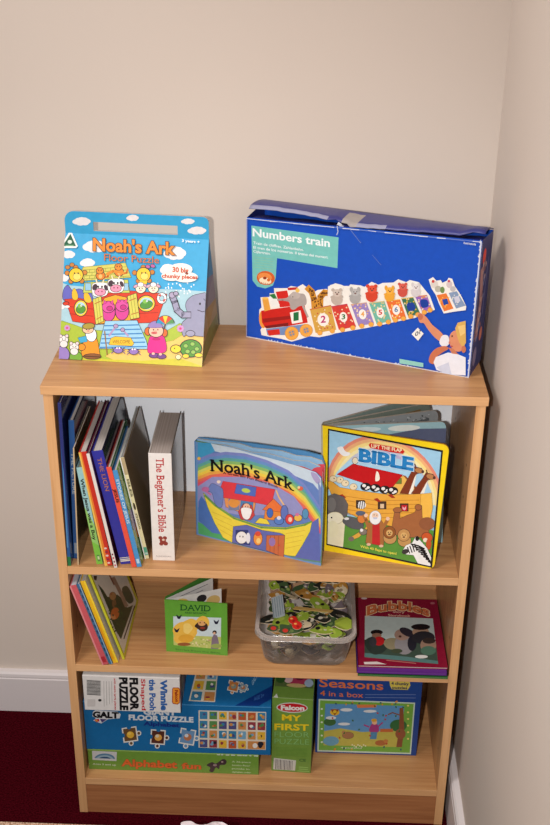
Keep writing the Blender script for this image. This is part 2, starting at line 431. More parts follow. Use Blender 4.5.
    A.ell(362, 318, 15, 17, (240, 240, 240), ow=2); A.ell(362, 318, 7, 8, (170, 206, 216), ow=1.5); A.poly([(349, 310), (358, 303), (360, 313)], (200, 60, 50)); A.poly([(366, 322), (376, 320), (368, 333)], (200, 60, 50))
    # cabin
    A.poly([(112, 268), (252, 258), (258, 300), (108, 300)], (196, 206, 96), ow=2.5)
    A.poly([(92, 262), (108, 218), (244, 204), (262, 250)], (214, 206, 98), ow=3, oc=(110, 120, 50))
    for i in range(4):
        y = 224+i*10; A.line([(104-i*4, y+3), (248+i*4, y-8)], 1.6, (140, 146, 60))
        for k in range(8): A.line([(112+k*17+(i % 2)*8, y+2-k*1.2), (111+k*17+(i % 2)*8, y+12-k*1.2)], 1.4, (140, 146, 60))
    for x in (125, 246): A.rect(x-10, 270, x+8, 292, (150, 196, 220), ow=2)
    for x, y in ((162, 238), (222, 226)):
        A.line([(x+10, y+14), (x+26, y+10), (x+30, y-2)], 6, (206, 112, 34)); A.ell(x+2, y+7, 14, 13, (226, 130, 40), ow=2); A.ell(x, y-9, 11, 10, (232, 140, 44), ow=2); A.ell(x-4, y-10, 1.6, 2.2, (30, 20, 20)); A.ell(x+4, y-10, 1.6, 2.2, (30, 20, 20)); A.ell(x+2, y+9, 6, 7, (244, 190, 110))
        A.poly([(x-8, y-12), (x-6, y-22), (x-1, y-15)], (226, 130, 40), ow=1); A.poly([(x+2, y-15), (x+6, y-22), (x+8, y-12)], (226, 130, 40), ow=1)
    A.line([(185, 240), (205, 230), (238, 236)], 9, (226, 140, 44))
    # lion and giraffe heads
    for x, y, r_, c2 in ((85, 243, 22, (206, 130, 50)), (303, 242, 22, (206, 130, 50))):
        for a in range(0, 360, 72): A.ell(x+r_*1.3*math.cos(math.radians(a+20))*1.05, y+r_*1.1*math.sin(math.radians(a+200)), 7, 7, c2, ow=1.5)
        A.ell(x, y, r_, r_, (246, 204, 52), ow=2.5); A.ell(x+3, y+5, r_*.55, r_*.5, (250, 222, 110), ow=1); A.ell(x-5, y-6, 2, 3, (30, 20, 20)); A.ell(x+7, y-6, 2, 3, (30, 20, 20))
    A.ell(58, 218, 7, 6, (200, 130, 60), ow=1.5); A.ell(72, 210, 7, 6, (200, 130, 60), ow=1.5)
    A.poly([(290, 262), (316, 262), (308, 288), (292, 288)], (246, 204, 52), ow=2)
    # cows
    for x, y in ((163, 288), (214, 276)):
        A.poly([(x-26, y-10), (x-15, y-20), (x+15, y-20), (x+26, y-12), (x+20, y+20), (x-20, y+22)], (244, 240, 238), ow=2.5, sm=True)
        A.ell(x-17, y-6, 8, 11, (70, 50, 60), rot=25); A.ell(x+19, y-4, 6, 10, (70, 50, 60), rot=-25)
        A.ell(x, y+10, 17, 11, (240, 150, 178), ow=2); A.ell(x-6, y+8, 2, 3, (120, 60, 80)); A.ell(x+6, y+8, 2, 3, (120, 60, 80))
        A.ell(x-6, y-7, 3, 4, (30, 30, 30)); A.ell(x+6, y-7, 3, 4, (30, 30, 30))
        A.line([(x-10, y-19), (x-13, y-30)], 4, (240, 226, 190)); A.line([(x+8, y-19), (x+12, y-30)], 4, (240, 226, 190))
    # lambs
    for x, y in ((294, 286), (335, 286)):
        A.ell(x, y, 16, 15, (246, 238, 206), ow=2); A.ell(x-16, y-7, 8, 4, (214, 170, 190), rot=-30, ow=1.5); A.ell(x+16, y-8, 8, 4, (214, 170, 190), rot=30, ow=1.5)
        A.ell(x, y-12, 9, 7, (248, 246, 240), ow=1.5); A.ell(x-4, y, 1.8, 2.6, (20, 20, 20)); A.ell(x+5, y, 1.8, 2.6, (20, 20, 20)); A.ell(x, y+7, 5, 3, (230, 170, 170))
    # door with pigs and shutters
    A.poly([(160, 400), (160, 345), (178, 318), (212, 308), (248, 316), (262, 345), (262, 392)], (238, 170, 44), ow=3, sm=False)
    for x, y in ((190, 354), (234, 350)):
        A.ell(x, y+10, 21, 28, (214, 70, 150), ow=2.5); A.ell(x, y-8, 20, 18, (222, 84, 160), ow=2); A.ell(x+4, y-3, 9, 7, (200, 50, 130), ow=1.5)
        A.poly([(x-17, y-16), (x-14, y-30), (x-4, y-22)], (214, 70, 150), ow=1.5); A.poly([(x+5, y-22), (x+15, y-30), (x+16, y-14)], (214, 70, 150), ow=1.5)
    for pts in ([(140, 322), (166, 312), (174, 392), (150, 402)], [(252, 312), (280, 302), (290, 380), (262, 386)]):
        A.poly(pts, (214, 206, 92), ow=3)
        for k in (.33, .66): A.line([tuple(pts[0][i]*(1-k)+pts[1][i]*k for i in (0, 1)), tuple(pts[3][i]*(1-k)+pts[2][i]*k for i in (0, 1))], 1.5, (140, 140, 50))
        A.line([(pts[0][0]+6, pts[0][1]+14), (pts[1][0]-2, pts[1][1]+16)], 3, (180, 110, 50)); A.line([(pts[3][0]+2, pts[3][1]-16), (pts[2][0]-4, pts[2][1]-16)], 3, (180, 110, 50))
    # ramp
    A.poly([(180, 392), (282, 390), (312, 456), (318, 482), (160, 480), (168, 440)], (156, 206, 232), ow=3)
    for i in range(6): y = 404+i*14; A.line([(178-i*3, y+3), (288+i*5, y)], 4, (62, 130, 190))
    A.line([(192, 440), (212, 412)], 6, (176, 150, 190)); A.ell(214, 408, 7, 6, (176, 150, 190), ow=1.5); A.line([(238, 422), (254, 440)], 6, (176, 150, 190)); A.ell(236, 420, 6, 6, (176, 150, 190), ow=1.5)
    A.poly([(192, 468), (198, 448), (212, 442), (262, 446), (272, 464), (266, 472)], (240, 192, 52), ow=2.5)
    A.text('WELCOME', (203, 464), (260, 464), 11, (90, 60, 20))
    # old man
    A.poly([(106, 505), (112, 455), (132, 440), (152, 450), (160, 490), (158, 508)], (238, 150, 40), ow=2.5, sm=True)
    A.ell(134, 436, 17, 22, (246, 246, 244), rot=-10, ow=2); A.ell(124, 420, 17, 11, (240, 196, 160), ow=2); A.ell(126, 408, 19, 9, (170, 150, 60), rot=-5, ow=2)
    A.ell(119, 419, 2, 2, (20, 20, 20)); A.ell(128, 418, 2, 2, (20, 20, 20)); A.ell(125, 424, 4, 3, (232, 150, 130))
    A.poly([(92, 446), (118, 440), (122, 458), (100, 462)], (70, 170, 210), ow=2); A.ell(104, 476, 11, 10, (238, 150, 40), ow=2)
    A.ell(138, 506, 28, 8, (140, 90, 50), ow=2); A.line([(110, 505), (164, 508)], 3, (80, 50, 30)); A.line([(178, 425), (186, 500)], 4, (150, 110, 60))
    # girl with umbrella
    A.line([(362, 440), (374, 402)], 4, (90, 60, 50))
    A.poly([(318, 492), (322, 450), (336, 436), (362, 436), (374, 456), (376, 488), (350, 496)], (226, 44, 140), ow=2.5, sm=True)
    A.ell(345, 450, 14, 5, (190, 30, 110)); A.ell(318, 425, 10, 12, (220, 110, 50), ow=2); A.ell(372, 430, 8, 12, (220, 110, 50), ow=2)
    A.ell(344, 424, 23, 19, (246, 196, 170), ow=2.5); A.ell(338, 430, 10, 4, (200, 90, 90)); A.ell(336, 420, 2, 2.5, (20, 20, 20)); A.ell(350, 420, 2, 2.5, (20, 20, 20)); A.ell(343, 425, 4, 3, (236, 160, 140))
    A.poly([(320, 412), (328, 396), (348, 392), (362, 404), (364, 412)], (150, 130, 190), ow=2, sm=True)
    for i, c_ in enumerate(((50, 150, 190), (226, 60, 50), (246, 214, 70), (226, 80, 60), (90, 150, 90))):
        a0, a1 = 190+i*32, 190+(i+1)*32
        A.raw([(374, 402)]+[(374+30*math.cos(math.radians(a0+(a1-a0)*k/4)), 404+30*math.sin(math.radians(a0+(a1-a0)*k/4))) for k in range(5)], c_)
    A.line([(344+30*math.cos(math.radians(a))*1+30, 404+30*math.sin(math.radians(a))) for a in range(190, 355, 12)], 2, (45, 35, 40))
    A.ell(338, 503, 16, 7, (120, 70, 140), ow=2); A.ell(362, 506, 14, 7, (120, 70, 140), ow=2); A.ell(335, 497, 5, 4, (246, 196, 170)); A.ell(358, 499, 5, 4, (246, 196, 170))
    # elephant
    A.poly([(440, 340), (452, 318), (478, 306), (520, 312), (530, 430), (482, 440), (448, 432), (432, 440), (428, 400), (448, 378)], (150, 150, 176), ow=3, sm=True)
    A.line([(452, 372), (430, 372), (412, 356), (404, 330), (398, 316)], 22, (45, 35, 40)); A.line([(452, 372), (430, 372), (412, 356), (404, 330), (398, 314)], 17, (158, 156, 182))
    A.ell(396, 308, 9, 9, (170, 160, 186), ow=2); A.ell(408, 303, 7, 6, (170, 160, 186), ow=2)
    A.line([(478, 356), (494, 362), (512, 358)], 2.5, (70, 60, 80)); A.ell(486, 336, 3, 4, (25, 25, 25)); A.ell(455, 432, 14, 9, (158, 156, 182), ow=2)
    A.line([(498, 320), (516, 340), (520, 372)], 2.5, (90, 85, 110))
    # turtle and chick
    A.ell(456, 480, 34, 27, (86, 150, 50), ow=3)
    for x, y in ((440, 472), (462, 466), (476, 482), (446, 490), (464, 492)): A.ell(x, y, 7, 6, (150, 194, 90), ow=1.5)
    A.ell(408, 482, 16, 12, (246, 214, 60), ow=2.5); A.ell(404, 480, 2, 2, (20, 20, 20)); A.ell(440, 505, 10, 6, (246, 214, 60), ow=2); A.ell(482, 502, 12, 6, (246, 214, 60), ow=2); A.ell(416, 508, 8, 7, (248, 236, 180), ow=1.5)
    # flowers, mice, rocks, crabs
    for x, y, r_ in ((57, 414, 5), (423, 416, 6)):
        for k in range(8): A.ell(x+r_*1.3*math.cos(k*.785), y+r_*1.3*math.sin(k*.785), r_*.7, r_*.7, (206, 150, 200), n=8)
        A.ell(x, y, r_*.7, r_*.7, (220, 60, 130), n=8)
    A.ell(40, 500, 24, 26, (150, 126, 190), ow=2); A.ell(85, 508, 20, 18, (120, 170, 60), ow=2)
    for x, y in ((46, 452), (80, 476)):
        A.ell(x, y, 14, 13, (238, 232, 226), ow=2); A.ell(x-10, y-12, 5, 5, (228, 210, 210), ow=1.5); A.ell(x+10, y-12, 5, 5, (228, 210, 210), ow=1.5); A.ell(x-4, y-2, 1.6, 2, (20, 20, 20)); A.ell(x+5, y-2, 1.6, 2, (20, 20, 20)); A.ell(x, y+14, 12, 11, (232, 226, 222), ow=1.5)
    for x, y in ((222, 486), (272, 490)):
        for k in (-1, 1):
            for j in range(3): A.line([(x+k*8, y), (x+k*(20+j), y-8+j*9)], 2.5, (90, 70, 140))
        A.ell(x, y, 14, 9, (150, 120, 190), ow=2); A.ell(x-4, y-7, 2.5, 3, (245, 245, 245)); A.ell(x+4, y-7, 2.5, 3, (245, 245, 245))
    for x, y in ((318, 216), (334, 214)): A.ell(x, y, 7, 5, (190, 100, 160), ow=1.5, rot=20)
    # logo
    A.poly([(36, 152), (64, 104), (72, 104), (92, 150), (86, 156), (42, 156)], (238, 240, 236)); A.poly([(42, 150), (68, 110), (86, 150)], (24, 92, 62)); A.ell(66, 136, 7, 6, (220, 232, 220)); A.poly([(50, 146), (80, 146), (76, 150), (54, 150)], (120, 170, 130))
    # callout
    for x, y, a, b_ in ((378, 222, 16, 14), (424, 225, 38, 20), (395, 246, 34, 16), (440, 250, 40, 17)): A.ell(x, y, a, b_, (246, 238, 226))
    A.px(85, 225, 4.074)
    A.text("Noah's Ark", (37, 104), (364, 121), 48, (236, 140, 44), bold=.03, oc=(90, 50, 30), ob=.035)
    A.text("Floor Puzzle", (80, 145), (303, 157), 27, (214, 120, 66), bold=.0, oc=(70, 50, 50), ob=.02)
    A.text("30 big", (359, 191), (422, 196), 19, (210, 80, 40), bold=.02, oc=(110, 40, 20), ob=.02)
    A.text("chunky pieces", (316, 215), (459, 221), 15, (210, 80, 40), bold=.02, oc=(110, 40, 20), ob=.02)
    A.text("3 years +", (397, 69), (468, 75), 10, (240, 244, 248), bold=.03)
    A.done(t)
arkbox()

# ================================================================ TRAIN PUZZLE BOX
def trainbox():
    bl, br = V((-.041, .232, ZT)), V((.354, .077, ZT))
    eu = (br-bl).normalized(); W = (br-bl).length; nb = V((-eu.y, eu.x, 0)); up = V((0, 0, 1)); DP = .078
    t = thing('puzzle_box', bl+eu*W/2+nb*DP/2, 'worn royal-blue box with number train picture and torn lid, on the bookcase top', 'puzzle box')
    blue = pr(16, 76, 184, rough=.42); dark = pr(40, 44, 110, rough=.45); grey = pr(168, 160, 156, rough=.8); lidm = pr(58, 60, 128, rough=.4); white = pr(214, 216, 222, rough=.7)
    P = lambda u, d, h: bl+eu*u+nb*d+up*h
    HL, HR = .229, .247
    hh = lambda u: HL+(HR-HL)*u/W
    m = MB(); n = 14; top = [P(W*i/n, 0, hh(W*i/n)) for i in range(n+1)]
    m.face([P(0, 0, 0), P(W, 0, 0)]+top[::-1], blue)
    m.face([P(0, DP, 0), P(W, DP, 0), P(W, DP, .242), P(0, DP, .238)], blue)
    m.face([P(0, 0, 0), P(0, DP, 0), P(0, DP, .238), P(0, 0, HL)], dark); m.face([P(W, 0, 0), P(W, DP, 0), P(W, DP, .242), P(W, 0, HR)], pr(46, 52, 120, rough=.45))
    m.face([P(0, 0, 0), P(W, 0, 0), P(W, DP, 0), P(0, DP, 0)], grey)
    m.build('box_body', t)
    m = MB()  # inner tuck flap below the lid
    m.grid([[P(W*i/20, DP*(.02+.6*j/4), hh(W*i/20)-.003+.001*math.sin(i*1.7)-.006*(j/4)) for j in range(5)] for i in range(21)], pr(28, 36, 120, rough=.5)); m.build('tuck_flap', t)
    # lid: lifted at the left, slumped where it is torn
    def lift(f):
        pts = [(0, .017), (.12, .017), (.3, .013), (.36, .010), (.40, .004), (.45, .0015), (.6, .004), (.8, .004), (.9, .004), (.95, .010), (1, .009)]
        for (a, x), (b_, y) in zip(pts[:-1], pts[1:]):
            if a <= f <= b_: return x+(y-x)*(f-a)/(b_-a)
    def lip(f): return .10+.14*max(0, math.sin(f*9))*(.3 if f < .3 else .5)+(.18 if .37 < f < .44 else 0)+(.08 if f > .93 else 0)
    g = []; rd = random.Random(5)
    for i in range(41):
        f = i/40; u = W*f; row = []; wob = rd.uniform(-.001, .001)*.6
        for j in range(9):
            k = j/8; d = DP*(lip(f)+(1.0-lip(f))*k)
            hb = .240+.004*f if True else 0
            z = (hh(u)+lift(f))*(1-k)+hb*k+.004*math.sin(math.pi*k)*(.6+.4*math.cos(f*7))+wob*(1-k)
            if j == 0: z -= .0035
            row.append(P(u*1.0, d, z))
        g.append(row)
    m = MB(); m.grid(g, lidm)
    for i, f in enumerate(m.f):
        c = m.v[f[0]]-bl; f_ = c.dot(eu)/W
        if .40 < f_ < .47 and (c.dot(nb)/DP) < .75: m.m[i] = m.mi(grey)
        if i % 8 == 0 and (f_ < .34 or .47 < f_ < .6): m.m[i] = m.mi(pr(150, 150, 176, rough=.7))
    lid = m.build('lid', t, smooth=True, solid=.0012)
    m = MB()
    for i in range(8):
        a = rd.uniform(0, 6.28); c = P(W*(.405+.004*i), DP*.12-.002, hh(W*.41)+.003-.002*i+rd.uniform(-.002, .002)); q = .006
        m.face([c+eu*q*math.cos(a)+up*q*.5*math.sin(a), c+eu*q*math.cos(a+2)+up*q*.6*math.sin(a+2)-nb*.001, c+eu*q*math.cos(a+4)+up*q*.6*math.sin(a+4)], grey if i % 2 else white)
    m.build('torn_card', lid, recalc=False)
    # ---- front print
    A = Art(bl, eu, up, W, .25, rough=.42, clip=True)
    A.px(245, 200, 4.231)
    teal = (116, 192, 184)
    A.poly([(27, 108), (396, 158), (391, 288), (136, 246), (130, 330), (118, 362), (86, 374), (52, 366), (32, 340)], teal)
    A.ell(88, 330, 39, 30, (206, 96, 40), rot=8); A.ell(84, 326, 30, 18, (232, 140, 70), rot=8); A.ell(86, 342, 26, 14, (244, 224, 190), rot=10); A.ell(84, 330, 8, 6, (150, 60, 30)); A.ell(100, 338, 7, 7, (216, 110, 50))
    for i in range(6): A.line([(62+i*8, 346+i*1.6), (66+i*8, 354+i)], 2.5, (170, 80, 40))
    for i in range(5): A.line([(40, 240+i*11), (120, 250+i*11)], 1.6, (150, 190, 150))
    wt = (238, 244, 244)
    A.text('Numbers train', (34, 152), (358, 198), 32, wt, bold=.025)
    A.text('Train de chiffres. Zahlenbahn.', (36, 186), (248, 216), 11, wt, bold=.01)
    A.text('El tren de los n\u00fameros. Il treno dei numeri.', (36, 205), (352, 248), 11, wt, bold=.01)
    A.text('Cijfertrein.', (36, 222), (108, 232), 11, wt, bold=.01)
    # ---- the train
    W_ = (236, 232, 224)
    A.px(250, 275, 5.5)
    A.poly([(52, 190), (64, 178), (58, 122), (108, 120), (108, 100), (134, 100), (132, 72), (205, 72), (225, 60), (262, 66), (290, 50), (330, 80), (342, 100), (372, 82), (420, 76), (444, 90), (440, 55), (470, 48), (520, 60), (560, 60), (560, 300), (500, 312), (440, 330), (380, 342), (330, 336), (280, 352), (230, 366), (170, 350), (100, 338), (64, 330), (58, 300), (72, 282), (50, 230)], W_)
    A.ell(70, 245, 20, 48, (232, 150, 60), rot=-5); A.poly([(62, 196), (232, 172), (300, 160), (318, 262), (205, 282), (84, 290), (66, 260)], (200, 32, 26))
    A.poly([(70, 240), (230, 222), (232, 240), (74, 262)], (150, 22, 22)); A.poly([(80, 280), (210, 262), (212, 280), (90, 294)], (120, 20, 24))
    A.poly([(142, 92), (205, 84), (225, 172), (165, 178)], (206, 36, 30)); A.poly([(104, 120), (138, 112), (164, 166), (122, 176)], (234, 236, 232)); A.poly([(104, 108), (136, 102), (150, 130), (128, 130)], (40, 120, 60))
    A.poly([(68, 134), (100, 124), (114, 190), (80, 200)], (226, 160, 66)); A.ell(84, 128, 18, 7, (240, 190, 90))
    A.poly([(206, 70), (262, 66), (262, 80), (210, 84)], (190, 40, 34))
    A.poly([(150, 132), (200, 126), (220, 108), (240, 92), (270, 100), (300, 106), (312, 140), (306, 165), (270, 172), (244, 190), (224, 184), (216, 150), (190, 142)], (168, 158, 154), sm=True)
    A.ell(250, 112, 26, 20, (182, 172, 166)); A.ell(262, 84, 12, 12, (232, 190, 90)); A.ell(236, 120, 3, 3, (30, 30, 30)); A.line([(218, 140), (180, 136), (152, 136)], 9, (160, 150, 148)); A.line([(236, 150), (244, 185)], 14, (168, 158, 154)); A.line([(290, 165), (318, 230)], 11, (168, 158, 154))
    A.poly([(220, 206), (278, 194), (290, 258), (232, 268)], (240, 238, 232)); A.text('1', (246, 250), (262, 247), 42, (24, 110, 60), bold=.04)
    A.poly([(88, 296), (318, 268), (330, 300), (200, 330), (96, 330)], (110, 140, 190)); A.poly([(94, 304), (162, 296), (166, 326), (104, 334)], (206, 40, 32))
    for x, y, r_ in ((230, 320, 36), (310, 304, 34)):
        A.ell(x, y, r_, r_, (232, 166, 70), ow=2, oc=(190, 120, 40)); A.ell(x, y, r_*.55, r_*.55, (214, 150, 80))
        for k in range(4): A.ell(x+r_*.3*math.cos(k*1.57+.5), y+r_*.3*math.sin(k*1.57+.5), 6, 6, (120, 140, 160), n=8)
    # giraffe necks
    gir = (206, 140, 44)
    for x, sgn in ((350, 0), (420, 1)):
        pts = [(318, 70), (340, 92), (352, 130), (356, 178)] if not sgn else [(440, 100), (410, 96), (388, 120), (386, 176)]
        A.line(pts, 34, gir); rd = random.Random(x)
        for p, q in zip(pts[:-1], pts[1:]):
            for k in range(7): f = rd.random(); A.ell(p[0]+(q[0]-p[0])*f+rd.uniform(-12, 12), p[1]+(q[1]-p[1])*f, 4.5, 4.5, (90, 50, 20), n=6)
    A.ell(446, 112, 12, 9, gir, rot=20)
    wag = [  # crop(330,270)/5.5 px unless first; top-left, top-right, bottom-right, bottom-left
        ('2', (206, 160, 70), (190, 80, 60), (180, 50, 110), [(330, 186), (446, 164), (476, 300), (362, 318)], (250, 275)),
        ('3', (206, 60, 50), (180, 60, 90), (30, 110, 60), [(8, 198), (95, 184), (145, 310), (50, 328)], (330, 270)),
        ('4', (150, 130, 190), (220, 170, 120), (226, 160, 80), [(116, 186), (202, 176), (244, 292), (158, 306)], (330, 270)),
        ('5', (110, 180, 160), (220, 190, 120), (200, 50, 50), [(216, 178), (300, 168), (338, 278), (258, 296)], (330, 270)),
        ('6', (226, 110, 50), (240, 190, 80), (100, 130, 170), [(310, 166), (386, 158), (420, 260), (346, 274)], (330, 270)),
        ('', (60, 110, 80), (220, 180, 60), (0, 0, 0), [(394, 154), (458, 146), (498, 238), (432, 254)], (330, 270)),
        ('', (150, 100, 180), (220, 140, 60), (0, 0, 0), [(470, 142), (534, 134), (562, 212), (510, 232)], (330, 270))]
    A.px(330, 270, 5.5)
    A.poly([(-10, 90), (30, 72), (70, 82), (80, 130), (112, 78), (170, 84), (190, 92), (230, 64), (268, 80), (290, 70), (350, 68), (376, 50), (420, 66), (440, 54), (490, 66), (520, 104), (550, 140), (578, 218), (520, 240), (470, 262), (380, 280), (300, 298), (200, 318), (120, 332), (40, 346), (-20, 350)], W_)
    for num, c1, c2, nc, q, cr in wag:
        A.px(cr[0], cr[1], 5.5); A.poly(q, c1)
        L_ = lambda a, b_: (q[0][0]*(1-a)*(1-b_)+q[1][0]*a*(1-b_)+q[2][0]*a*b_+q[3][0]*(1-a)*b_, q[0][1]*(1-a)*(1-b_)+q[1][1]*a*(1-b_)+q[2][1]*a*b_+q[3][1]*(1-a)*b_)
        rd = random.Random(ord(num) if num else int(q[0][0]))
        for i in range(26):
            p = L_(rd.uniform(.08, .92), rd.uniform(.06, .9)); A.ell(p[0], p[1], 4.5, 4.5, (c2, (236, 214, 170))[i % 2], n=6)
        A.line([L_(0, .02), L_(1, .02)], 4, c2)
        if num:
            c = L_(.5, .52); A.ell(c[0], c[1], 21 if cr[0] == 330 else 32, 28 if cr[0] == 330 else 36, (240, 236, 228), rot=-8)
            h = 26 if cr[0] == 330 else 36; A.text(num, (c[0]-h*.34, c[1]+h*.46), (c[0]+h*.34, c[1]+h*.40), h, nc, bold=.03)
        else:
            c = L_(.5, .52); A.poly([(c[0]-20, c[1]-18), (c[0]+16, c[1]-20), (c[0]+24, c[1]+14), (c[0]-12, c[1]+22)], (24, 60, 150), sm=True)
        for a in (.2, .8): p = L_(a, 1.02); A.ell(p[0], p[1], 13, 12, (232, 166, 70), ow=1.5, oc=(190, 120, 40))
    A.px(330, 270, 5.5)
    def beast(x, y, c, s=1.0, ears='round'):
        A.ell(x, y+26*s, 30*s, 30*s, c); A.ell(x+2*s, y-8*s, 24*s, 20*s, tuple(min(255, v+14) for v in c))
        for k in (-1, 1): A.ell(x+k*20*s, y-24*s, 9*s, (9 if ears == 'round' else 14)*s, c)
        A.ell(x-6*s, y-10*s, 3*s, 3*s, (30, 20, 20)); A.ell(x+10*s, y-11*s, 3*s, 3*s, (30, 20, 20)); A.ell(x+2*s, y-2*s, 6*s, 4*s, (110, 70, 60)); A.ell(x-24*s, y+14*s, 9*s, 7*s, c); A.ell(x+24*s, y+10*s, 9*s, 7*s, c)
    beast(40, 132, (186, 172, 160), 1.05); beast(140, 128, (166, 164, 162), 1.0, 'long'); beast(232, 112, (206, 66, 40), 1.1); beast(330, 118, (226, 160, 50), .95, 'long'); beast(402, 96, (200, 80, 66), .9); beast(474, 98, (206, 200, 200), .85, 'long')
    # pair of loose wagons
    A.px(400, 270, 6.111)
    A.poly([(178, 55), (205, 40), (226, 62), (252, 58), (262, 75), (290, 62), (300, 44), (322, 50), (338, 96), (362, 130), (384, 168), (408, 220), (404, 242), (340, 250), (270, 262), (240, 200), (222, 150), (196, 110)], W_)
    for q, c1, c2 in (([(226, 150), (286, 138), (330, 232), (272, 250)], (226, 120, 50), (240, 190, 90)), ([(300, 136), (350, 126), (404, 214), (346, 232)], (130, 150, 180), (220, 220, 210))):
        A.poly(q, c1); rd = random.Random(9); cx = sum(p[0] for p in q)/4; cy = sum(p[1] for p in q)/4
        for i in range(14): A.ell(cx+rd.uniform(-28, 28)+0, cy+rd.uniform(-34, 34), 4, 4, c2, n=6)
        A.poly([(cx-18, cy-16), (cx+12, cy-22), (cx+22, cy+10), (cx-8, cy+20)], (30, 70, 160) if c1[0] > 200 else (200, 200, 214))
    A.ell(214, 84, 22, 24, (214, 206, 196)); A.ell(206, 66, 9, 9, (200, 50, 50)); A.ell(236, 112, 20, 20, (180, 176, 160)); A.ell(262, 118, 14, 20, (110, 140, 80)); A.ell(304, 84, 18, 22, (206, 190, 190)); A.ell(302, 64, 8, 8, (200, 70, 90)); A.ell(326, 112, 17, 17, (190, 186, 186))
    # child reaching up
    skin = (214, 140, 104)
    A.poly([(112, 262), (140, 264), (170, 290), (200, 330), (250, 372), (268, 400), (252, 432), (214, 406), (172, 356), (150, 322), (122, 314)], skin, sm=True)
    A.ell(128, 282, 16, 20, (190, 110, 80)); A.poly([(244, 436), (262, 396), (298, 400), (300, 452), (262, 462)], (226, 226, 230), sm=True)
    A.poly([(180, 556), (190, 510), (226, 474), (276, 460), (300, 476), (262, 500), (226, 530), (212, 570)], (196, 112, 78), sm=True)
    A.poly([(208, 560), (222, 528), (296, 500), (350, 508), (404, 530), (404, 640), (300, 632), (226, 606)], (226, 228, 236), sm=False)
    A.poly([(226, 590), (300, 560), (320, 640), (260, 622)], (198, 204, 222))
    A.ell(352, 430, 48, 66, skin, rot=-12); A.poly([(340, 352), (356, 318), (404, 306), (406, 440), (388, 470), (366, 440), (352, 400)], (214, 170, 90), sm=False); A.poly([(356, 340), (400, 330), (402, 380), (372, 400)], (232, 194, 118)); A.ell(392, 480, 14, 22, (196, 116, 84))
    A.ell(322, 400, 5, 6, (80, 50, 40)); A.ell(306, 440, 6, 9, (206, 120, 96)); A.ell(318, 462, 10, 4, (180, 70, 70)); A.poly([(300, 470), (330, 476), (360, 512), (320, 506)], (196, 120, 88))
    A.poly([(74, 388), (112, 348), (148, 384), (114, 428)], W_); A.text('0?', (96, 402), (130, 384), 24, (60, 70, 90), bold=.02)
    A.poly([(0, 538), (146, 564), (146, 590), (0, 566)], (140, 200, 190))
    # ---- wear: whitened card along the edges
    A.uv(); rd = random.Random(12); ww = (206, 212, 226)
    for i in range(90):
        u = rd.random()**1.0*W; k = 1 if .1 < u/W < .75 else .5
        A.raw([(u, 0), (u+rd.uniform(.002, .008), 0), (u+rd.uniform(.001, .006), rd.uniform(.001, .0045)*k)], ww)
    A.rect(0, .0, W, .0012, ww); A.rect(0, 0, .0012, .228, (150, 160, 200))
    A.rect(W-.0022, 0, W, .247, ww)
    for i in range(40): v = rd.random()*.245; A.raw([(W-.002, v), (W-.002-rd.uniform(.001, .003), v+.002), (W-.002, v+.006)], ww)
    tp = lambda u: hh(u)-.0006
    for i in range(28):
        u0, u1 = W*i/28, W*(i+1)/28
        A.raw([(u0, tp(u0)-.0016*rd.uniform(.4, 1.3)), (u1, tp(u1)-.0014), (u1, tp(u1)), (u0, tp(u0))], ww if (i < 11 or rd.random() < .7) else (110, 130, 190))
    A.line([(W*.405, .238), (W*.41, .228), (W*.405, .222)], .0012, ww); A.line([(W*.46, .236), (W*.5, .218), (W*.51, .214)], .0008, (120, 140, 200)); A.line([(W*.56, .196), (W*.60, .18)], .0006, (110, 132, 200))
    for i in range(10): u = W*(.93+.005*i); A.rect(u, .2385, u+.0011, .2385+rd.uniform(.002, .0035), (220, 222, 230))
    A.done(t)
    # ---- right end print
    A = Art(br, nb, up, DP, .243, gain=1.7, rough=.45); A.uv()
    A.ell(.026, .212, .011, .014, (200, 60, 50)); A.line([(.018, .19), (.030, .13), (.020, .07)], .020, (150, 110, 110)); rd = random.Random(2)
    for i in range(26): A.ell(.015+rd.random()*.03, .06+rd.random()*.14, .004, .005, ((180, 150, 140), (120, 80, 90), (100, 110, 150))[i % 3], n=7)
    A.ell(.052, .062, .010, .013, (190, 110, 90)); A.ell(.022, .03, .012, .018, (110, 100, 130)); A.line([(.056, .20), (.050, .1)], .006, (90, 90, 140))
    A.rect(0, 0, .0015, .243, (190, 196, 214))
    A.done(t, 'end_print')
trainbox()

# ================================================================ SPINE-OUT BOOKS
def book(name, label, group, x, y, z, wd, h, d, lean, cov, spine=None, right=None, pages=True, gain=1.0, pc=(206, 198, 190), rough=.3, cat='book', soft=False):
    a = math.radians(lean); ex = V((math.cos(a), 0, math.sin(a))); ez = V((-math.sin(a), 0, math.cos(a))); ey = V((0, 1, 0)); O = V((x, y, z))
    t = thing(name, (x, y, z), label, cat, group)
    c = min(.0022, wd*.3); cm_ = pr(*cov, gain=gain, rough=rough); sm_ = pr(*(spine or cov), gain=gain, rough=rough); rm = pr(*(right or cov), gain=gain, rough=.12)
    m = MB()
    m.fbox(O, ex, ey, ez, (0, 0.001, 0), (c, d, h), cm_); m.fbox(O, ex, ey, ez, (wd-c, 0.001, 0), (wd, d, h), rm)
    m.fbox(O, ex, ey, ez, (0, 0, 0), (wd, .0022, h), sm_)
    m.build('cover', t, bevel=.0005, merge=False)
    m = MB(); i_ = .0005 if soft else .003
    m.fbox(O, ex, ey, ez, (c*.95, .002, i_), (wd-c*.95, d-i_, h-i_), page_mat(gain, pc, (900, 1, 1))); m.build('page_block', t)
    A = Art(O, ex, ez, wd, h, gain=gain, rough=rough)
    A.rightface = (O+ex*wd, ey, ez, d, h)
    return t, A, wd, h
GB = 'story books standing on the top shelf'
K = dict(z=Z1, gain=.95)
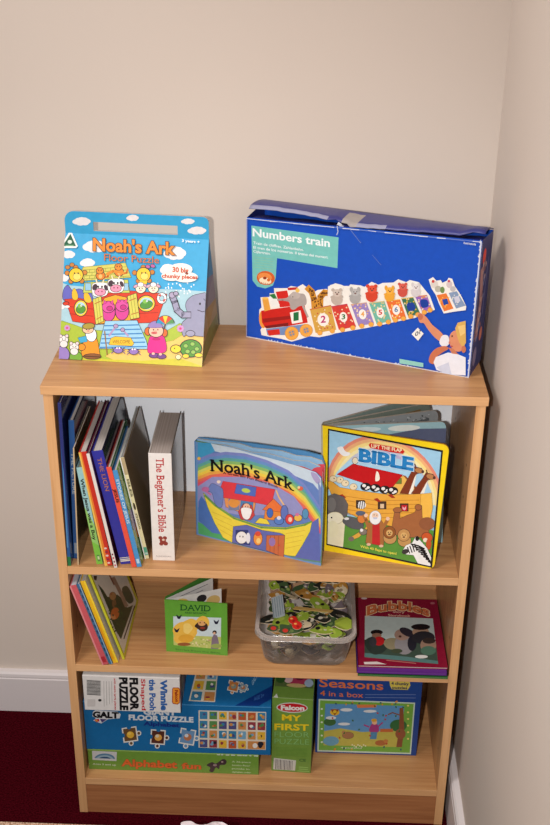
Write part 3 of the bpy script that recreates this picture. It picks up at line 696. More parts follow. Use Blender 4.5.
t, A, w_, h_ = book('picture_book', 'tall glossy dark blue book with green foot against the left side panel', GB, -.3578, .003, wd=.006, h=.335, d=.245, lean=-1.0, cov=(38, 44, 120), spine=(46, 54, 116), right=(26, 34, 80), **K)
A.uv(); A.rect(0, 0, w_, .022, (40, 120, 70)); A.poly([(0, .02), (w_, .02), (w_*.7, .16), (w_*.2, .26)], (40, 90, 150)); A.poly([(w_*.1, .04), (w_*.5, .04), (w_*.5, .2), (w_*.3, .22)], (80, 140, 190)); A.done(t, 'spine_picture')
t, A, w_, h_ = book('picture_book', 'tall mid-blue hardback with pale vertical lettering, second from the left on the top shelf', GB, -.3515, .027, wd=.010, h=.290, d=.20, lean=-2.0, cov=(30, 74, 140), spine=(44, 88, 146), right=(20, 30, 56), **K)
A.uv(); A.text('THE PICTURE', (.0025, .225), (.0025, .14), .0055, (196, 204, 200), bold=.01); A.rect(.002, .012, .008, .035, (150, 160, 170)); A.rect(0, 0, w_, .002, (60, 70, 110)); A.done(t, 'spine_mark', 'spine_lettering')
t, A, w_, h_ = book('picture_book', 'thin cream paperback wedged upright beside the mid-blue hardback', GB, -.3405, .006, wd=.0024, h=.246, d=.165, lean=-1.9, cov=(206, 180, 140), right=(84, 70, 48), soft=True, **K)
t, A, w_, h_ = book('picture_book', 'pale blue and green spine titled When Jesus was a Boy, leaning left', GB, -.3057, .011, wd=.0113, h=.205, d=.16, lean=6.95, cov=(150, 196, 206), spine=(160, 206, 206), right=(150, 180, 110), pc=(190, 180, 150), **K)
A.uv(); A.poly([(0, 0), (w_, 0), (w_, .085), (0, .125)], (150, 204, 110)); A.poly([(0, 0), (w_, 0), (w_, .04), (0, .05)], (126, 196, 70)); A.text('When Jesus was a Boy', (.003, .182), (.003, .053), .0058, (20, 30, 24), bold=.03); A.rect(.003, .006, .0085, .02, (90, 140, 70)); A.rect(.004, .010, .0075, .017, (200, 220, 160)); A.done(t, 'spine_picture', 'spine_lettering')
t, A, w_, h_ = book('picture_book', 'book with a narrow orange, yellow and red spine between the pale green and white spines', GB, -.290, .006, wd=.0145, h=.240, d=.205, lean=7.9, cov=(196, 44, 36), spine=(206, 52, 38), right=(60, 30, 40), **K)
A.uv(); A.poly([(0, 0), (w_*.36, 0), (w_*.30, h_), (0, h_)], (240, 196, 90)); A.poly([(w_*.2, 0), (w_*.5, .03), (w_*.36, h_), (w_*.2, h_)], (232, 130, 50))
for i in range(5): A.ell(w_*.6, .006+i*.008, .0028, .0022, ((230, 200, 190), (150, 40, 70))[i % 2], n=8)
A.done(t, 'spine_picture')
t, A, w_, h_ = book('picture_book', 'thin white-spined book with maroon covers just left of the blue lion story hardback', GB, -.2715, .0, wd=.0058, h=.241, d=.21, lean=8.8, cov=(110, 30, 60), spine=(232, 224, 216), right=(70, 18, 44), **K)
A.uv()
for i in range(4): A.ell(w_*.5, .006+i*.008, .0016, .0022, ((190, 60, 80), (120, 40, 60))[i % 2], n=8)
A.done(t, 'spine_picture')
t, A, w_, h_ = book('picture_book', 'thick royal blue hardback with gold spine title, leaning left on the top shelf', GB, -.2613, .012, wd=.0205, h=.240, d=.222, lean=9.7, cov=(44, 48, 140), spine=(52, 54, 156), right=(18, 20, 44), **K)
A.uv(); A.text('THE LION', (.007, .226), (.007, .158), .0075, (190, 120, 70), bold=.0, serif=True); A.rect(.001, .006, w_-.001, .0115, (226, 220, 200)); A.rect(.001, .0135, w_-.001, .0150, (226, 220, 200)); A.rect(.001, .0085, w_-.001, .0095, (52, 54, 156)); A.done(t, 'spine_bands', 'spine_lettering')
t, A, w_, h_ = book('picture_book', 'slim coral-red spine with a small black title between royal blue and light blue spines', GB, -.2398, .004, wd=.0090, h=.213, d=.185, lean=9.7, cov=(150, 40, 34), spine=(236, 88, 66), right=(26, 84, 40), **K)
A.uv(); A.text('JESUS', (.0025, .168), (.0025, .140), .005, (40, 20, 20), bold=.03); A.done(t, 'spine_picture', 'spine_lettering')
t, A, w_, h_ = book('picture_book', 'slim light blue spine with pale lettering, just right of the coral-red spine', GB, -.2304, .005, wd=.0088, h=.206, d=.17, lean=9.7, cov=(60, 110, 170), spine=(78, 150, 206), right=(96, 140, 60), **K)
A.uv(); A.text('STORIES OF JESUS', (.0022, .188), (.0022, .095), .0048, (206, 226, 236), bold=.02); A.rect(.002, .008, .007, .018, (190, 220, 236)); A.done(t, 'spine_picture', 'spine_lettering')
O, eu, ev, d_, hh_ = A.rightface; A = Art(O, eu, ev, d_, hh_, gain=.9, rough=.2); A.uv()
A.ell(.03, .14, .03, .03, (150, 190, 110)); A.ell(.02, .09, .016, .022, (150, 140, 180)); A.ell(.04, .06, .02, .02, (200, 130, 70)); A.ell(.02, .03, .018, .02, (60, 120, 60)); A.done(t)
t, A, w_, h_ = book('picture_book', 'cream spine with dark lettering and a glossy brown cover, next to the thick white Bible', GB, -.2195, .032, wd=.0082, h=.217, d=.205, lean=9.7, cov=(206, 212, 206), spine=(236, 226, 178), right=(112, 92, 62), pc=(170, 166, 164), **K)
A.uv(); A.rect(0, 0, .0018, h_, (240, 240, 236)); A.rect(.0018, .182, w_, h_, (190, 170, 130)); A.text('ISLES', (.0032, .172), (.0032, .136), .0038, (40, 40, 30), bold=.02); A.text('JOHNSON', (.0032, .10), (.0032, .066), .0036, (40, 40, 30), bold=.02); A.ell(.005, .115, .002, .008, (70, 60, 40)); A.rect(.002, .008, w_, .026, (90, 170, 140)); A.rect(.003, .01, w_, .014, (190, 214, 206)); A.done(t, 'spine_picture', 'spine_lettering')
# thick white Bible
t, A, w_, h_ = book('story_bible', 'thick upright white hardback titled The Beginner\'s Bible in red', GB, -.2043, .029, wd=.041, h=.227, d=.168, lean=0, cov=(210, 204, 198), spine=(240, 234, 228), right=(96, 84, 74), pc=(176, 164, 156), **K)
A.uv(); A.text("The Beginner's Bible", (.0135, .218), (.0135, .063), .0135, (196, 44, 44), bold=.012, serif=True)
for x, y, r_ in ((.020, .044, .006), (.016, .050, .004), (.024, .05, .004), (.017, .037, .004), (.025, .038, .0045)): A.ell(x, y, r_, r_, (150, 60, 50), n=10)
A.ell(.021, .046, .0025, .0025, (230, 200, 180)); A.text('ZONDERVAN', (.006, .008), (.034, .008), .0028, (150, 140, 140)); A.done(t, 'spine_picture', 'spine_lettering')

# ================================================================ STANDING OPEN BOARD BOOKS
def leaf(O, ang, w, outline, th, mat, edge=None):
    """upright board hinged on the vertical through O; outline in (0..w, 0..h); thickness grows backwards"""
    a = math.radians(ang); eu = V((math.cos(a), math.sin(a), 0)); nb = V((-eu.y, eu.x, 0)); m = MB()
    m.prism([O+eu*u+V((0, 0, v)) for u, v in outline], nb*th, mat, edge or mat); return m, eu, nb
def rounded(w, h, r, right=True, bottom=True):
    o = [(0, 0)]
    o += [(w-r+r*math.sin(a), r-r*math.cos(a)) for a in [math.pi/2*i/5 for i in range(6)]] if bottom else [(w, 0)]
    o += [(w-r+r*math.cos(a), h-r+r*math.sin(a)) for a in [math.pi/2*i/5 for i in range(6)]]
    return o+[(0, h)]
# ---- arched ark board book
def arkbook():
    O = V((-.130, .119, Z1)); ang = -21.3; W = .255
    t = thing('board_book', O, "Noah's Ark board book with rainbow cover standing on the top shelf", 'board book', 'open board books on the top shelf')
    top = [(W, .0), (W, .165), (W-.004, .178), (W-.018, .187), (W-.05, .19), (.15, .198), (.09, .203), (.05, .206), (.03, .2055), (0, .2045)]
    m, eu, nb = leaf(O, ang, W, [(0, 0)]+top, .004, pr(110, 150, 200, rough=.3), pr(120, 170, 110)); front = m.build('front_cover', t)
    hinge = O+nb*.006
    for k, (a2, hgt, c) in enumerate(((-18.8, .203, (140, 180, 214)), (-16.8, .2085, (150, 190, 220)))):
        w2 = .246; o = [(0, 0), (w2, 0), (w2, hgt-.016), (w2-.006, hgt-.004)]+[(w2*(1-i/9), hgt+.0025*math.sin(i*2.1+k)) for i in range(1, 9)]+[(0, hgt-.003)]
        m, e2, n2 = leaf(hinge+nb*.003*k, a2, w2, o, .003, pr(*c, rough=.3), pr(200, 200, 196)); lf = m.build('page', t)
        A = Art(hinge+nb*.003*k, e2, (0, 0, 1), w2, hgt, rough=.3); A.uv()
        A.poly([(.0, .17), (.1, .188), (.16, .176), (.25, .18), (.25, 0), (0, 0)], (240, 180, 70))
        A.ell(.20, .165, .05, .028, (226, 90, 60)); A.ell(.245, .185, .02, .014, (220, 80, 90)); A.ell(.10, .172, .05, .022, (240, 196, 90))
        for i in range(16): A.ell(.15+i*.006, .165+.008*math.sin(i), .0022, .0022, (244, 190, 120), n=6)
        A.done(lf, 'page_picture')
    hb = O+nb*.014
    m, e2, n2 = leaf(hb, -15, .242, [(0, 0), (.242, 0), (.242, .19), (.236, .2075), (.2, .212), (.1, .2105), (.02, .207), (0, .2055)], .004, pr(90, 150, 200, rough=.3)); bcv = m.build('back_cover', t)
    m = MB(); m.prism([O, O+nb*.018, O+nb*.018+V((0, 0, .2045)), O+V((0, 0, .2045))], eu*-.002, pr(60, 130, 190, rough=.3)); m.build('spine', t)
    A = Art(O, eu, (0, 0, 1), W, .207, rough=.28, clip=False)
    A.doclip = False
    A.px(185, 425, 3.667)
    A.poly([(47, 64), (90, 66), (180, 85), (240, 103), (330, 126), (420, 152), (480, 172), (500, 190), (503, 240), (499, 505), (400, 488), (300, 462), (200, 438), (50, 398)], (102, 132, 192))
    A.poly([(47, 64), (95, 66), (120, 78), (110, 96), (47, 130)], (70, 160, 206))
    A.poly([(95, 67), (180, 85), (240, 103), (330, 126), (420, 152), (480, 174), (499, 196), (499, 250), (470, 215), (400, 185), (300, 150), (200, 118), (110, 96)], (200, 216, 228), sm=False)
    # rainbow bands
    def band(off0, off1, c):
        L0 = [(47, 168), (90, 150), (150, 142), (220, 148), (300, 172), (380, 210), (440, 262), (497, 345)]
        up_ = lambda o: [(x, min(y+o, 500)) for x, y in L0]
        pts = up_(off0)+up_(off1)[::-1]; A.raw(pts, c)
    for i, c_ in enumerate(((126, 138, 200), (104, 146, 200), (96, 168, 160), (138, 186, 108), (218, 216, 104), (242, 208, 78), (240, 170, 78), (230, 112, 90), (222, 88, 116))): band(-44+i*11, -32+i*11, c_)
    A.poly([(47, 300), (47, 225), (100, 190), (220, 190), (320, 215), (400, 262), (430, 300), (440, 330), (200, 330)], (150, 150, 200))
    # green hills at foot
    A.poly([(48, 355), (80, 370), (130, 400), (180, 428), (150, 424), (50, 398)], (80, 170, 110)); A.poly([(370, 478), (420, 470), (470, 486), (499, 480), (499, 505), (440, 497)], (96, 140, 120))
    A.poly([(60, 260), (90, 300), (130, 400), (100, 395), (50, 350), (50, 280)], (80, 120, 190)); A.poly([(400, 485), (440, 420), (462, 360), (490, 340), (497, 500)], (96, 110, 180))
    # hull
    A.poly([(68, 250), (110, 290), (180, 338), (280, 372), (370, 376), (440, 362), (466, 352), (458, 390), (430, 440), (405, 480), (380, 478), (300, 462), (175, 432), (140, 412), (110, 360), (84, 300)], (238, 216, 74), ow=3, oc=(90, 130, 80))
    A.line([(72, 258), (112, 296), (180, 342), (280, 376), (370, 380), (440, 366), (464, 354)], 6, (110, 160, 80))
    for i in range(4): A.line([(100+i*10, 318+i*22), (170+i*4, 348+i*22)], 1.8, (214, 180, 60)); A.line([(370, 398+i*18), (440-i*6, 386+i*18)], 1.8, (214, 180, 60))
    # cabin and roof
    A.poly([(140, 240), (150, 300), (250, 336), (262, 270)], (226, 150, 90), ow=2); A.rect(160, 262, 200, 312, (120, 130, 160)); A.ell(180, 285, 20, 18, (226, 150, 70)); A.poly([(205, 270), (252, 280), (245, 330), (200, 322)], (80, 130, 180))
    A.poly([(118, 262), (140, 206), (330, 236), (316, 296), (250, 282)], (224, 62, 72), ow=2, oc=(150, 40, 50)); A.poly([(190, 216), (262, 228), (258, 262), (182, 250)], (84, 110, 190), ow=1.5); A.ell(224, 240, 16, 8, (190, 210, 90), rot=10)
    A.poly([(98, 215), (120, 222), (140, 240), (135, 300), (112, 290), (100, 250), (85, 240)], (110, 130, 190), ow=2, sm=True); A.ell(124, 208, 7, 6, (244, 220, 200)); A.ell(75, 235, 14, 9, (190, 110, 160)); A.line([(78, 243), (95, 255)], 6, (190, 110, 160))
    # bearded man
    A.poly([(196, 318), (215, 288), (245, 294), (256, 330), (240, 348), (205, 345)], (200, 70, 70), ow=2); A.ell(226, 300, 13, 13, (244, 190, 160), ow=1.5); A.poly([(208, 304), (244, 308), (238, 338), (226, 346), (212, 336)], (248, 246, 244), ow=1.5, sm=True); A.ell(222, 298, 1.6, 2, (20, 20, 20)); A.ell(231, 299, 1.6, 2, (20, 20, 20))
    # orange house and animals
    A.poly([(290, 345), (296, 305), (320, 288), (350, 300), (352, 350)], (232, 140, 60), ow=2); A.poly([(285, 310), (325, 270), (360, 305), (350, 318)], (236, 120, 60), ow=2); A.ell(312, 322, 11, 17, (70, 110, 190), ow=1.5); A.line([(335, 240), (345, 265), (368, 300)], 5, (240, 190, 120))
    A.ell(365, 320, 13, 26, (100, 120, 190), ow=1.5); A.ell(345, 350, 17, 14, (90, 130, 200), ow=1.5); A.ell(345, 340, 8, 7, (226, 226, 236)); A.poly([(258, 358), (275, 340), (300, 346), (312, 364)], (238, 216, 74), ow=2)
    A.ell(384, 345, 15, 18, (222, 70, 70), ow=1.5); A.ell(386, 346, 7, 9, (244, 210, 190)); A.ell(415, 340, 14, 12, (240, 190, 80), ow=1.5); A.ell(412, 328, 7, 6, (214, 120, 160)); A.ell(442, 325, 11, 18, (90, 150, 190), ow=1.5)
    # windows under deck
    A.poly([(174, 430), (178, 372), (226, 366), (285, 386), (350, 396), (366, 404), (362, 484), (300, 462)], (100, 110, 180), ow=2)
    A.poly([(186, 424), (186, 384), (232, 384), (240, 440), (200, 436)], (44, 60, 120)); A.ell(208, 412, 20, 22, (240, 240, 240), ow=1.5); A.ell(232, 414, 8, 20, (230, 232, 240)); A.ell(202, 408, 2, 3, (20, 20, 20)); A.ell(213, 409, 2, 3, (20, 20, 20))
    A.ell(268, 416, 16, 24, (236, 150, 70), ow=1.5); A.ell(268, 398, 11, 9, (220, 80, 60)); A.ell(270, 424, 8, 10, (248, 210, 130)); A.poly([(300, 404), (366, 404), (362, 484), (298, 458)], (200, 110, 70), ow=2)
    for i in range(3): A.line([(314+i*15, 406), (312+i*15, 462+i*6)], 1.8, (150, 80, 50))
    A.ell(320, 428, 12, 16, (150, 120, 180)); A.ell(345, 440, 3, 3, (220, 50, 50))
    A.poly([(462, 172), (484, 180), (497, 205), (486, 215), (470, 196)], (170, 160, 200), sm=True); A.poly([(488, 205), (500, 230), (500, 300), (494, 300)], (120, 140, 190))
    A.ell(424, 232, 10, 8, (226, 100, 70)); A.ell(418, 228, 5, 5, (246, 214, 150)); A.ell(52, 122, 6, 6, (240, 190, 80))
    A.text("Noah's Ark", (98, 168), (396, 240), 40, (18, 16, 24), bold=.02, serif=True, up=(-2, -42), warp=-14)
    A.text("A Great Big Fun Board Book", (140, 178), (342, 231), 7.5, (90, 40, 30), bold=.02, warp=-6)
    A.done(front)
arkbook()
# ---- yellow lift-the-flap board book
def biblebook():
    bl, br, tl, tr = V((.114, .078, Z1)), V((.316, .026, Z1)), V((.103, .0985, .8715)), V((.3245, .0345, .8715))
    tl = V((.103, .097, .8715)); t = thing('board_book', bl, 'yellow-bordered BIBLE board book with ark and animals, standing ajar on the top shelf', 'board book', 'open board books on the top shelf')
    eu = (br-bl).normalized(); nrm = eu.cross((tl-bl).normalized()); nb = -nrm; tr = at(449.6, 445.4, bl, nrm)
    if nb.y < 0: nb = -nb
    def Q(a, b): return bl*(1-a)*(1-b)+br*a*(1-b)+tr*a*b+tl*(1-a)*b
    def cover(grow, th, mat, edge, push=0):
        o = []; w, h, r = 1, 1, .05
        for u, v in rounded(1, 1, .05): o.append(Q(u, v)+nb*push)
        m = MB(); m.prism(o, nb*th, mat, edge); return m
    yel = (250, 214, 30)
    front = cover(0, .0045, pr(*yel, rough=.25), pr(206, 150, 60)).build('front_cover', t)
    ev = (tl-bl)
    def fan(ang, w, h, th, c, lab, art=None, off=0.006):
        a = math.radians(ang); e = V((math.cos(a), math.sin(a), 0)); s = bl+nb*off; evn = (tl-bl)/(tl-bl).z
        o = [s+e*(u*w)+evn*(v*h) for u, v in rounded(1, 1, .045, bottom=False)]
        n = V((-e.y, e.x, 0)); m = MB(); m.prism(o, n*th, pr(*c, rough=.3), pr(200, 190, 176)); ob = m.build(lab, t)
        A = Art(s, e, evn, w+.1, h+.02, rough=.3, clip=False); A.uv()
        if art: art(A, w, h)
        A.done(ob, 'page_picture')
        return ob
    def p1(A, w, h):
        A.poly([(.03, h*.9), (w*.5, h*.92), (w*.75, h*.955), (w*.97, h*.95), (w*.97, h*.8), (.03, h*.8)], (90, 100, 130)); A.ell(w*.62, h*.965, .03, .006, (226, 234, 230)); A.ell(w*.30, h*.965, .03, .005, (210, 226, 230))
    def p2(A, w, h):
        rd = random.Random(4)
        A.poly([(.01, h*.8), (w*.45, h*.84), (w*.7, h*.93), (w*.9, h*.95), (w*.93, h*.80), (.01, h*.7)], (90, 94, 96))
        for i in range(150): A.ell(rd.uniform(.03, w*.92), h*rd.uniform(.80, .985), .0016, .0012, ((190, 194, 196), (90, 92, 96), (50, 52, 56))[i % 3], n=5)
    fan(8.0, .226, .251, .004, (156, 196, 206), 'page', p1, .008)
    fan(19.5, .226, .2515, .004, (140, 144, 146), 'page', p2, .010)
    def p3(A, w, h): A.poly([(.02, h*.93), (w*.9, h*.97), (w*.9, h*.92), (.02, h*.9)], (120, 90, 50))
    fan(26, .222, .2535, .004, (110, 120, 110), 'page', p3, .012)
    fan(33, .222, .2555, .0045, (120, 136, 130), 'back_cover', None, .014)
    m = MB(); s = V((0, 0, 0)); m.prism([bl, bl+nb*.016, tl+nb*.016, tl], -eu*.003, pr(176, 170, 150, rough=.3)); m.build('spine', t)
    # art on the front plane
    A = Art(bl, eu, (tl-bl), .3, .3, rough=.25, clip=False)
    A.px(310, 395, 3.667); k_ = (30, 30, 34)
    frame = [(66, 123), (488, 203), (448, 634), (60, 550)]
    A.poly(frame, k_); sky = [(71, 130), (481, 209), (442, 625), (65, 544)]; A.poly(sky, (160, 206, 232))
    fr = [A.map(p) for p in sky]
    def clipq(pts):   # keep inside the black frame (convex quad)
        q = list(pts)
        for i in range(4):
            a, b = sky[i], sky[(i+1) % 4]; n_ = []
            f = lambda p: (b[0]-a[0])*(p[1]-a[1])-(b[1]-a[1])*(p[0]-a[0])
            for j in range(len(q)):
                p0, p1_ = q[j-1], q[j]; f0, f1 = f(p0), f(p1_)
                if f1 >= 0:
                    if f0 < 0: s_ = f0/(f0-f1); n_.append((p0[0]+(p1_[0]-p0[0])*s_, p0[1]+(p1_[1]-p0[1])*s_))
                    n_.append(p1_)
                elif f0 >= 0: s_ = f0/(f0-f1); n_.append((p0[0]+(p1_[0]-p0[0])*s_, p0[1]+(p1_[1]-p0[1])*s_))
            q = n_
            if len(q) < 3: return []
        return q
    raw0 = A.raw
    def raw(pts, c, z=None):
        if A.crop is None: return raw0(pts, c, z)
        x0, y0, sc = A.crop; q = [((x0+p[0]/sc-310)*3.667, (y0+p[1]/sc-395)*3.667) for p in pts]
        q = clipq(q)
        if len(q) < 3: return
        raw0([((310+p[0]/3.667-x0)*sc, (395+p[1]/3.667-y0)*sc) for p in q], c, z)
    A.raw = raw
    for i, c_ in enumerate(((228, 140, 116), (238, 180, 126), (246, 220, 140), (244, 232, 176), (200, 200, 214), (184, 176, 210))):
        e = 212-i*11
        for (p, q) in [((275+e*1.0*math.cos(a), 372-e*1.02*math.sin(a)), (275+e*1.0*math.cos(a+.14), 372-e*1.02*math.sin(a+.14))) for a in [math.pi*j/22.4 for j in range(23)]]:
            tl_ = lambda p_: (p_[0], p_[1]+.16*(p_[0]-275)); A.line([tl_(p), tl_(q)], 12, c_)
    A.poly([(66, 350), (100, 280), (140, 240), (190, 222), (275, 217), (360, 245), (410, 290), (445, 350), (450, 420), (66, 420)], (170, 212, 236), sm=False)
    A.poly([(100, 195), (118, 188), (130, 205), (148, 212), (140, 222), (118, 220)], (240, 240, 240), sm=True)
    A.poly([(62, 545), (62, 430), (480, 500), (446, 630)], (90, 150, 60))
    # roof, cabin
    A.poly([(290, 300), (350, 296), (398, 352), (392, 400), (280, 380)], (238, 186, 90), ow=2); A.rect(314, 304, 336, 324, (110, 130, 60), ow=2)
    A.poly([(100, 290), (158, 252), (340, 292), (290, 352)], (196, 24, 30), ow=2, oc=(110, 20, 20)); A.poly([(340, 292), (352, 296), (400, 348), (392, 352)], (150, 90, 50))
    A.ell(166, 240, 10, 12, (226, 214, 190), ow=1.5); A.poly([(240, 312), (244, 280), (252, 285), (256, 305), (250, 314)], (244, 236, 220), sm=True)
    # giraffes
    for dx, dy in ((0, 0), (42, 22)):
        A.poly([(330+dx, 360), (372+dx, 282+dy), (384+dx, 262+dy), (410+dx, 268+dy), (414+dx, 282+dy), (392+dx, 288+dy), (372+dx, 362)], (128, 58, 34), ow=2); A.poly([(362+dx, 362), (384+dx, 300+dy), (392+dx, 288+dy), (376+dx, 362)], (244, 236, 220)); A.ell(400+dx, 276+dy, 15, 9, (190, 130, 80), rot=15, ow=1.5); A.line([(388+dx, 262+dy), (385+dx, 252+dy)], 4, (90, 50, 30)); A.ell(414+dx, 280+dy, 5, 6, (90, 60, 50))
    # ark hull
    A.poly([(62, 322), (76, 312), (110, 338), (180, 350), (300, 366), (400, 362), (446, 360), (448, 420), (438, 470), (300, 480), (180, 450), (100, 410)], (236, 172, 66), ow=2.5, oc=(110, 70, 30))
    A.poly([(408, 362), (446, 358), (450, 410), (440, 460), (400, 470)], (246, 190, 80), ow=2, oc=(150, 100, 40))
    for i in range(5): A.line([(100, 365+i*16), (240, 386+i*16), (400, 384+i*15)], 2, (190, 126, 44))
    for x, y in ((185, 400), (265, 404), (346, 412)): A.rect(x-15, y-15, x+15, y+13, (70, 50, 40), ow=1.5)
    A.ell(190, 402, 16, 14, (240, 240, 240)); 
    for i in range(4): A.line([(178+i*8, 388), (174+i*8, 416)], 3, (30, 30, 30))
    A.rect(258, 398, 272, 414, (226, 196, 160)); A.rect(336, 402, 357, 424, (200, 30, 40)); A.poly([(340, 406), (346, 414), (353, 406), (352, 418), (346, 422), (340, 416)], (240, 180, 190))
    # cows and sheep on deck
    for x, y, c_ in ((205, 335, (30, 28, 30)), (240, 340, (30, 28, 30)), (275, 346, (32, 30, 30)), (304, 350, (40, 36, 36))):
        A.ell(x, y, 20, 15, c_); A.ell(x-6, y-4, 7, 6, (240, 238, 234)); A.ell(x+9, y+3, 6, 5, (240, 238, 234)); A.ell(x+2, y+8, 5, 3, (240, 238, 234))
    for x, y in ((110, 310), (130, 322), (160, 335), (86, 306)): A.ell(x, y, 13, 11, (236, 218, 180), ow=1.5, oc=(160, 130, 90)); A.ell(x+3, y-2, 2, 2, (30, 30, 30))
    for x, y in ((120, 370), (300, 370), (248, 384)): A.poly([(x-14, y-4), (x, y-8), (x+14, y+6), (x, y+6)], (170, 50, 30))
    # elephant, sheep, wolf
    A.poly([(62, 372), (90, 360), (124, 372), (140, 400), (136, 440), (110, 460), (62, 460)], (104, 100, 100), ow=2, sm=False); A.ell(80, 400, 16, 26, (124, 120, 118))
    A.poly([(62, 440), (90, 430), (118, 440), (130, 455), (128, 480), (122, 556), (62, 546)], (240, 234, 200), sm=False); A.ell(92, 450, 30, 22, (246, 240, 212), ow=1.5, oc=(190, 180, 140)); A.ell(84, 490, 22, 30, (240, 234, 196)); A.ell(80, 448, 3, 3, (30, 30, 30))
    A.poly([(120, 462), (140, 444), (170, 452), (196, 470), (190, 490), (150, 486)], (90, 92, 96), ow=1.5, sm=True); A.ell(135, 452, 9, 5, (230, 230, 230)); A.poly([(150, 520), (200, 490), (220, 466), (226, 474), (180, 520), (150, 532)], (222, 170, 70), ow=1.5); A.ell(190, 452, 15, 16, (220, 130, 60), ow=1.5); A.ell(186, 432, 18, 9, (90, 100, 120)); A.ell(196, 500, 14, 11, (130, 120, 110), ow=1.5); A.ell(190, 494, 6, 6, (236, 236, 236)); A.ell(152, 526, 11, 9, (120, 110, 100))
    # bearded man
    A.poly([(205, 540), (214, 470), (236, 452), (262, 458), (276, 480), (270, 552)], (170, 110, 60), ow=2, sm=False); A.poly([(230, 462), (256, 466), (258, 550), (228, 544)], (196, 40, 44)); A.line([(214, 480), (206, 456), (198, 440)], 12, (170, 110, 60)); A.ell(206, 440, 7, 7, (240, 200, 170)); A.line([(272, 480), (284, 458)], 12, (170, 110, 60)); A.ell(286, 452, 7, 7, (240, 200, 170))
    A.ell(240, 448, 21, 25, (242, 242, 242), ow=1.5, oc=(150, 150, 150)); A.ell(240, 440, 12, 11, (240, 206, 180)); A.ell(236, 438, 1.6, 2, (20, 20, 20)); A.ell(246, 439, 1.6, 2, (20, 20, 20)); A.ell(240, 450, 8, 4, (200, 206, 226)); A.ell(216, 546, 8, 5, (230, 190, 160)); A.ell(262, 552, 8, 5, (230, 190, 160))
    # camel, lions
    A.poly([(300, 490), (312, 420), (330, 424), (330, 452), (356, 440), (384, 430), (400, 400), (410, 404), (412, 452), (430, 470), (440, 520), (360, 520), (310, 510)], (168, 104, 62), ow=2, sm=False); A.ell(322, 420, 16, 9, (168, 104, 62), ow=1.5); A.ell(398, 410, 12, 10, (168, 104, 62), ow=1.5); A.ell(430, 470, 30, 24, (150, 92, 60))
    for x, y, c_ in ((292, 502, (150, 90, 44)), (345, 512, (200, 150, 90))):
        A.ell(x+2, y+20, 24, 22, (196, 150, 90), ow=1.5); A.ell(x, y, 22, 22, c_, ow=1.5); A.ell(x, y+2, 12, 12, (220, 176, 110)); A.ell(x-4, y, 2, 2, (20, 20, 20)); A.ell(x+5, y, 2, 2, (20, 20, 20)); A.ell(x, y+7, 5, 3, (110, 70, 50))
    A.ell(430, 520, 20, 17, (206, 90, 44), rot=20, ow=1.5); A.ell(424, 530, 9, 8, (240, 220, 196)); A.ell(436, 545, 10, 20, (200, 86, 44))
    # zebra
    A.poly([(340, 570), (352, 550), (376, 540), (388, 518), (404, 530), (430, 560), (448, 600), (446, 636), (400, 622), (380, 585), (352, 582)], (240, 240, 238), ow=2, sm=False); A.ell(350, 572, 13, 9, (60, 56, 56), rot=-20)
    for i in range(8): A.line([(372+i*9, 545+i*9), (398+i*7, 545+i*9+(6)), (420+i*4, 562+i*9)], 5.5, (22, 22, 24))
    for i in range(4): A.line([(358+i*9, 556-i*4), (366+i*9, 578-i*3)], 4, (22, 22, 24))
    A.ell(394, 524, 7, 9, (30, 30, 30))
    A.raw = raw0
    A.poly([(216, 182), (222, 174), (300, 187), (340, 196), (348, 206), (342, 214), (300, 208), (222, 192)], (206, 40, 34), sm=False)
    A.text('LIFT THE FLAP', (226, 190), (338, 208), 12, (246, 230, 190), bold=.03)
    A.text('BIBLE', (183, 240), (376, 274), 44, (40, 130, 196), bold=.05, serif=True, oc=(210, 232, 244), ob=.03, up=(2, -44))
    A.text('With 40 flaps to open!', (186, 557), (318, 584), 9, (236, 226, 90), bold=.02)
    A.done(front)
biblebook()

# ================================================================ SECOND SHELF
G2 = 'slanting picture books at the left of the middle shelf'
K = dict(z=Z2, gain=.95)
t, A, w_, h_ = book('picture_book', 'pink-red spined book, leftmost of the slanting row on the middle shelf', G2, -.3065, .0, wd=.0125, h=.19, d=.20, lean=15.5, cov=(206, 96, 104), spine=(206, 92, 100), right=(190, 190, 200), pc=(200, 200, 206), soft=True, **K)
A.uv(); A.rect(0, 0, .003, h_, (226, 140, 144)); A.rect(.003, .006, .011, .02, (180, 50, 60)); A.done(t, 'spine_picture')
t, A, w_, h_ = book('picture_book', 'slate-blue spined thin book between the pink and yellow ones on the middle shelf', G2, -.2930, .003, wd=.0062, h=.192, d=.20, lean=15.5, cov=(70, 110, 140), spine=(64, 110, 150), right=(50, 80, 100), soft=True, **K)
A.uv(); A.rect(.0045, 0, .0062, h_, (150, 180, 200))
for i in range(12): A.rect(.001, .02+i*.014, .004, .027+i*.014, (40, 70, 110))
A.done(t, 'spine_picture')
t, A, w_, h_ = book('picture_book', 'golden yellow spined book, third of the slanting row on the middle shelf', G2, -.2862, .007, wd=.0100, h=.196, d=.20, lean=15.5, cov=(236, 190, 40), spine=(240, 188, 36), right=(214, 206, 190), soft=True, **K)
A.uv(); A.rect(.007, 0, .010, h_, (246, 214, 60)); A.rect(0, .01, .004, .1, (232, 160, 30)); A.done(t, 'spine_picture')
t, A, w_, h_ = book('picture_book', 'lime-edged book with cream cover and dark tree picture, rightmost of the slanting row', G2, -.2700, .018, wd=.0045, h=.205, d=.19, lean=15.7, cov=(190, 190, 40), spine=(200, 200, 50), right=(196, 192, 44), **K)
O, eu, ev, d_, hh_ = A.rightface; A = Art(O, eu, ev, d_, hh_, gain=.9, rough=.3); A.px(60, 565, 6.111)
A.uv(); A.rect(.006, .010, d_-.014, hh_-.004, (220, 214, 200))
A.px(60, 565, 6.111)
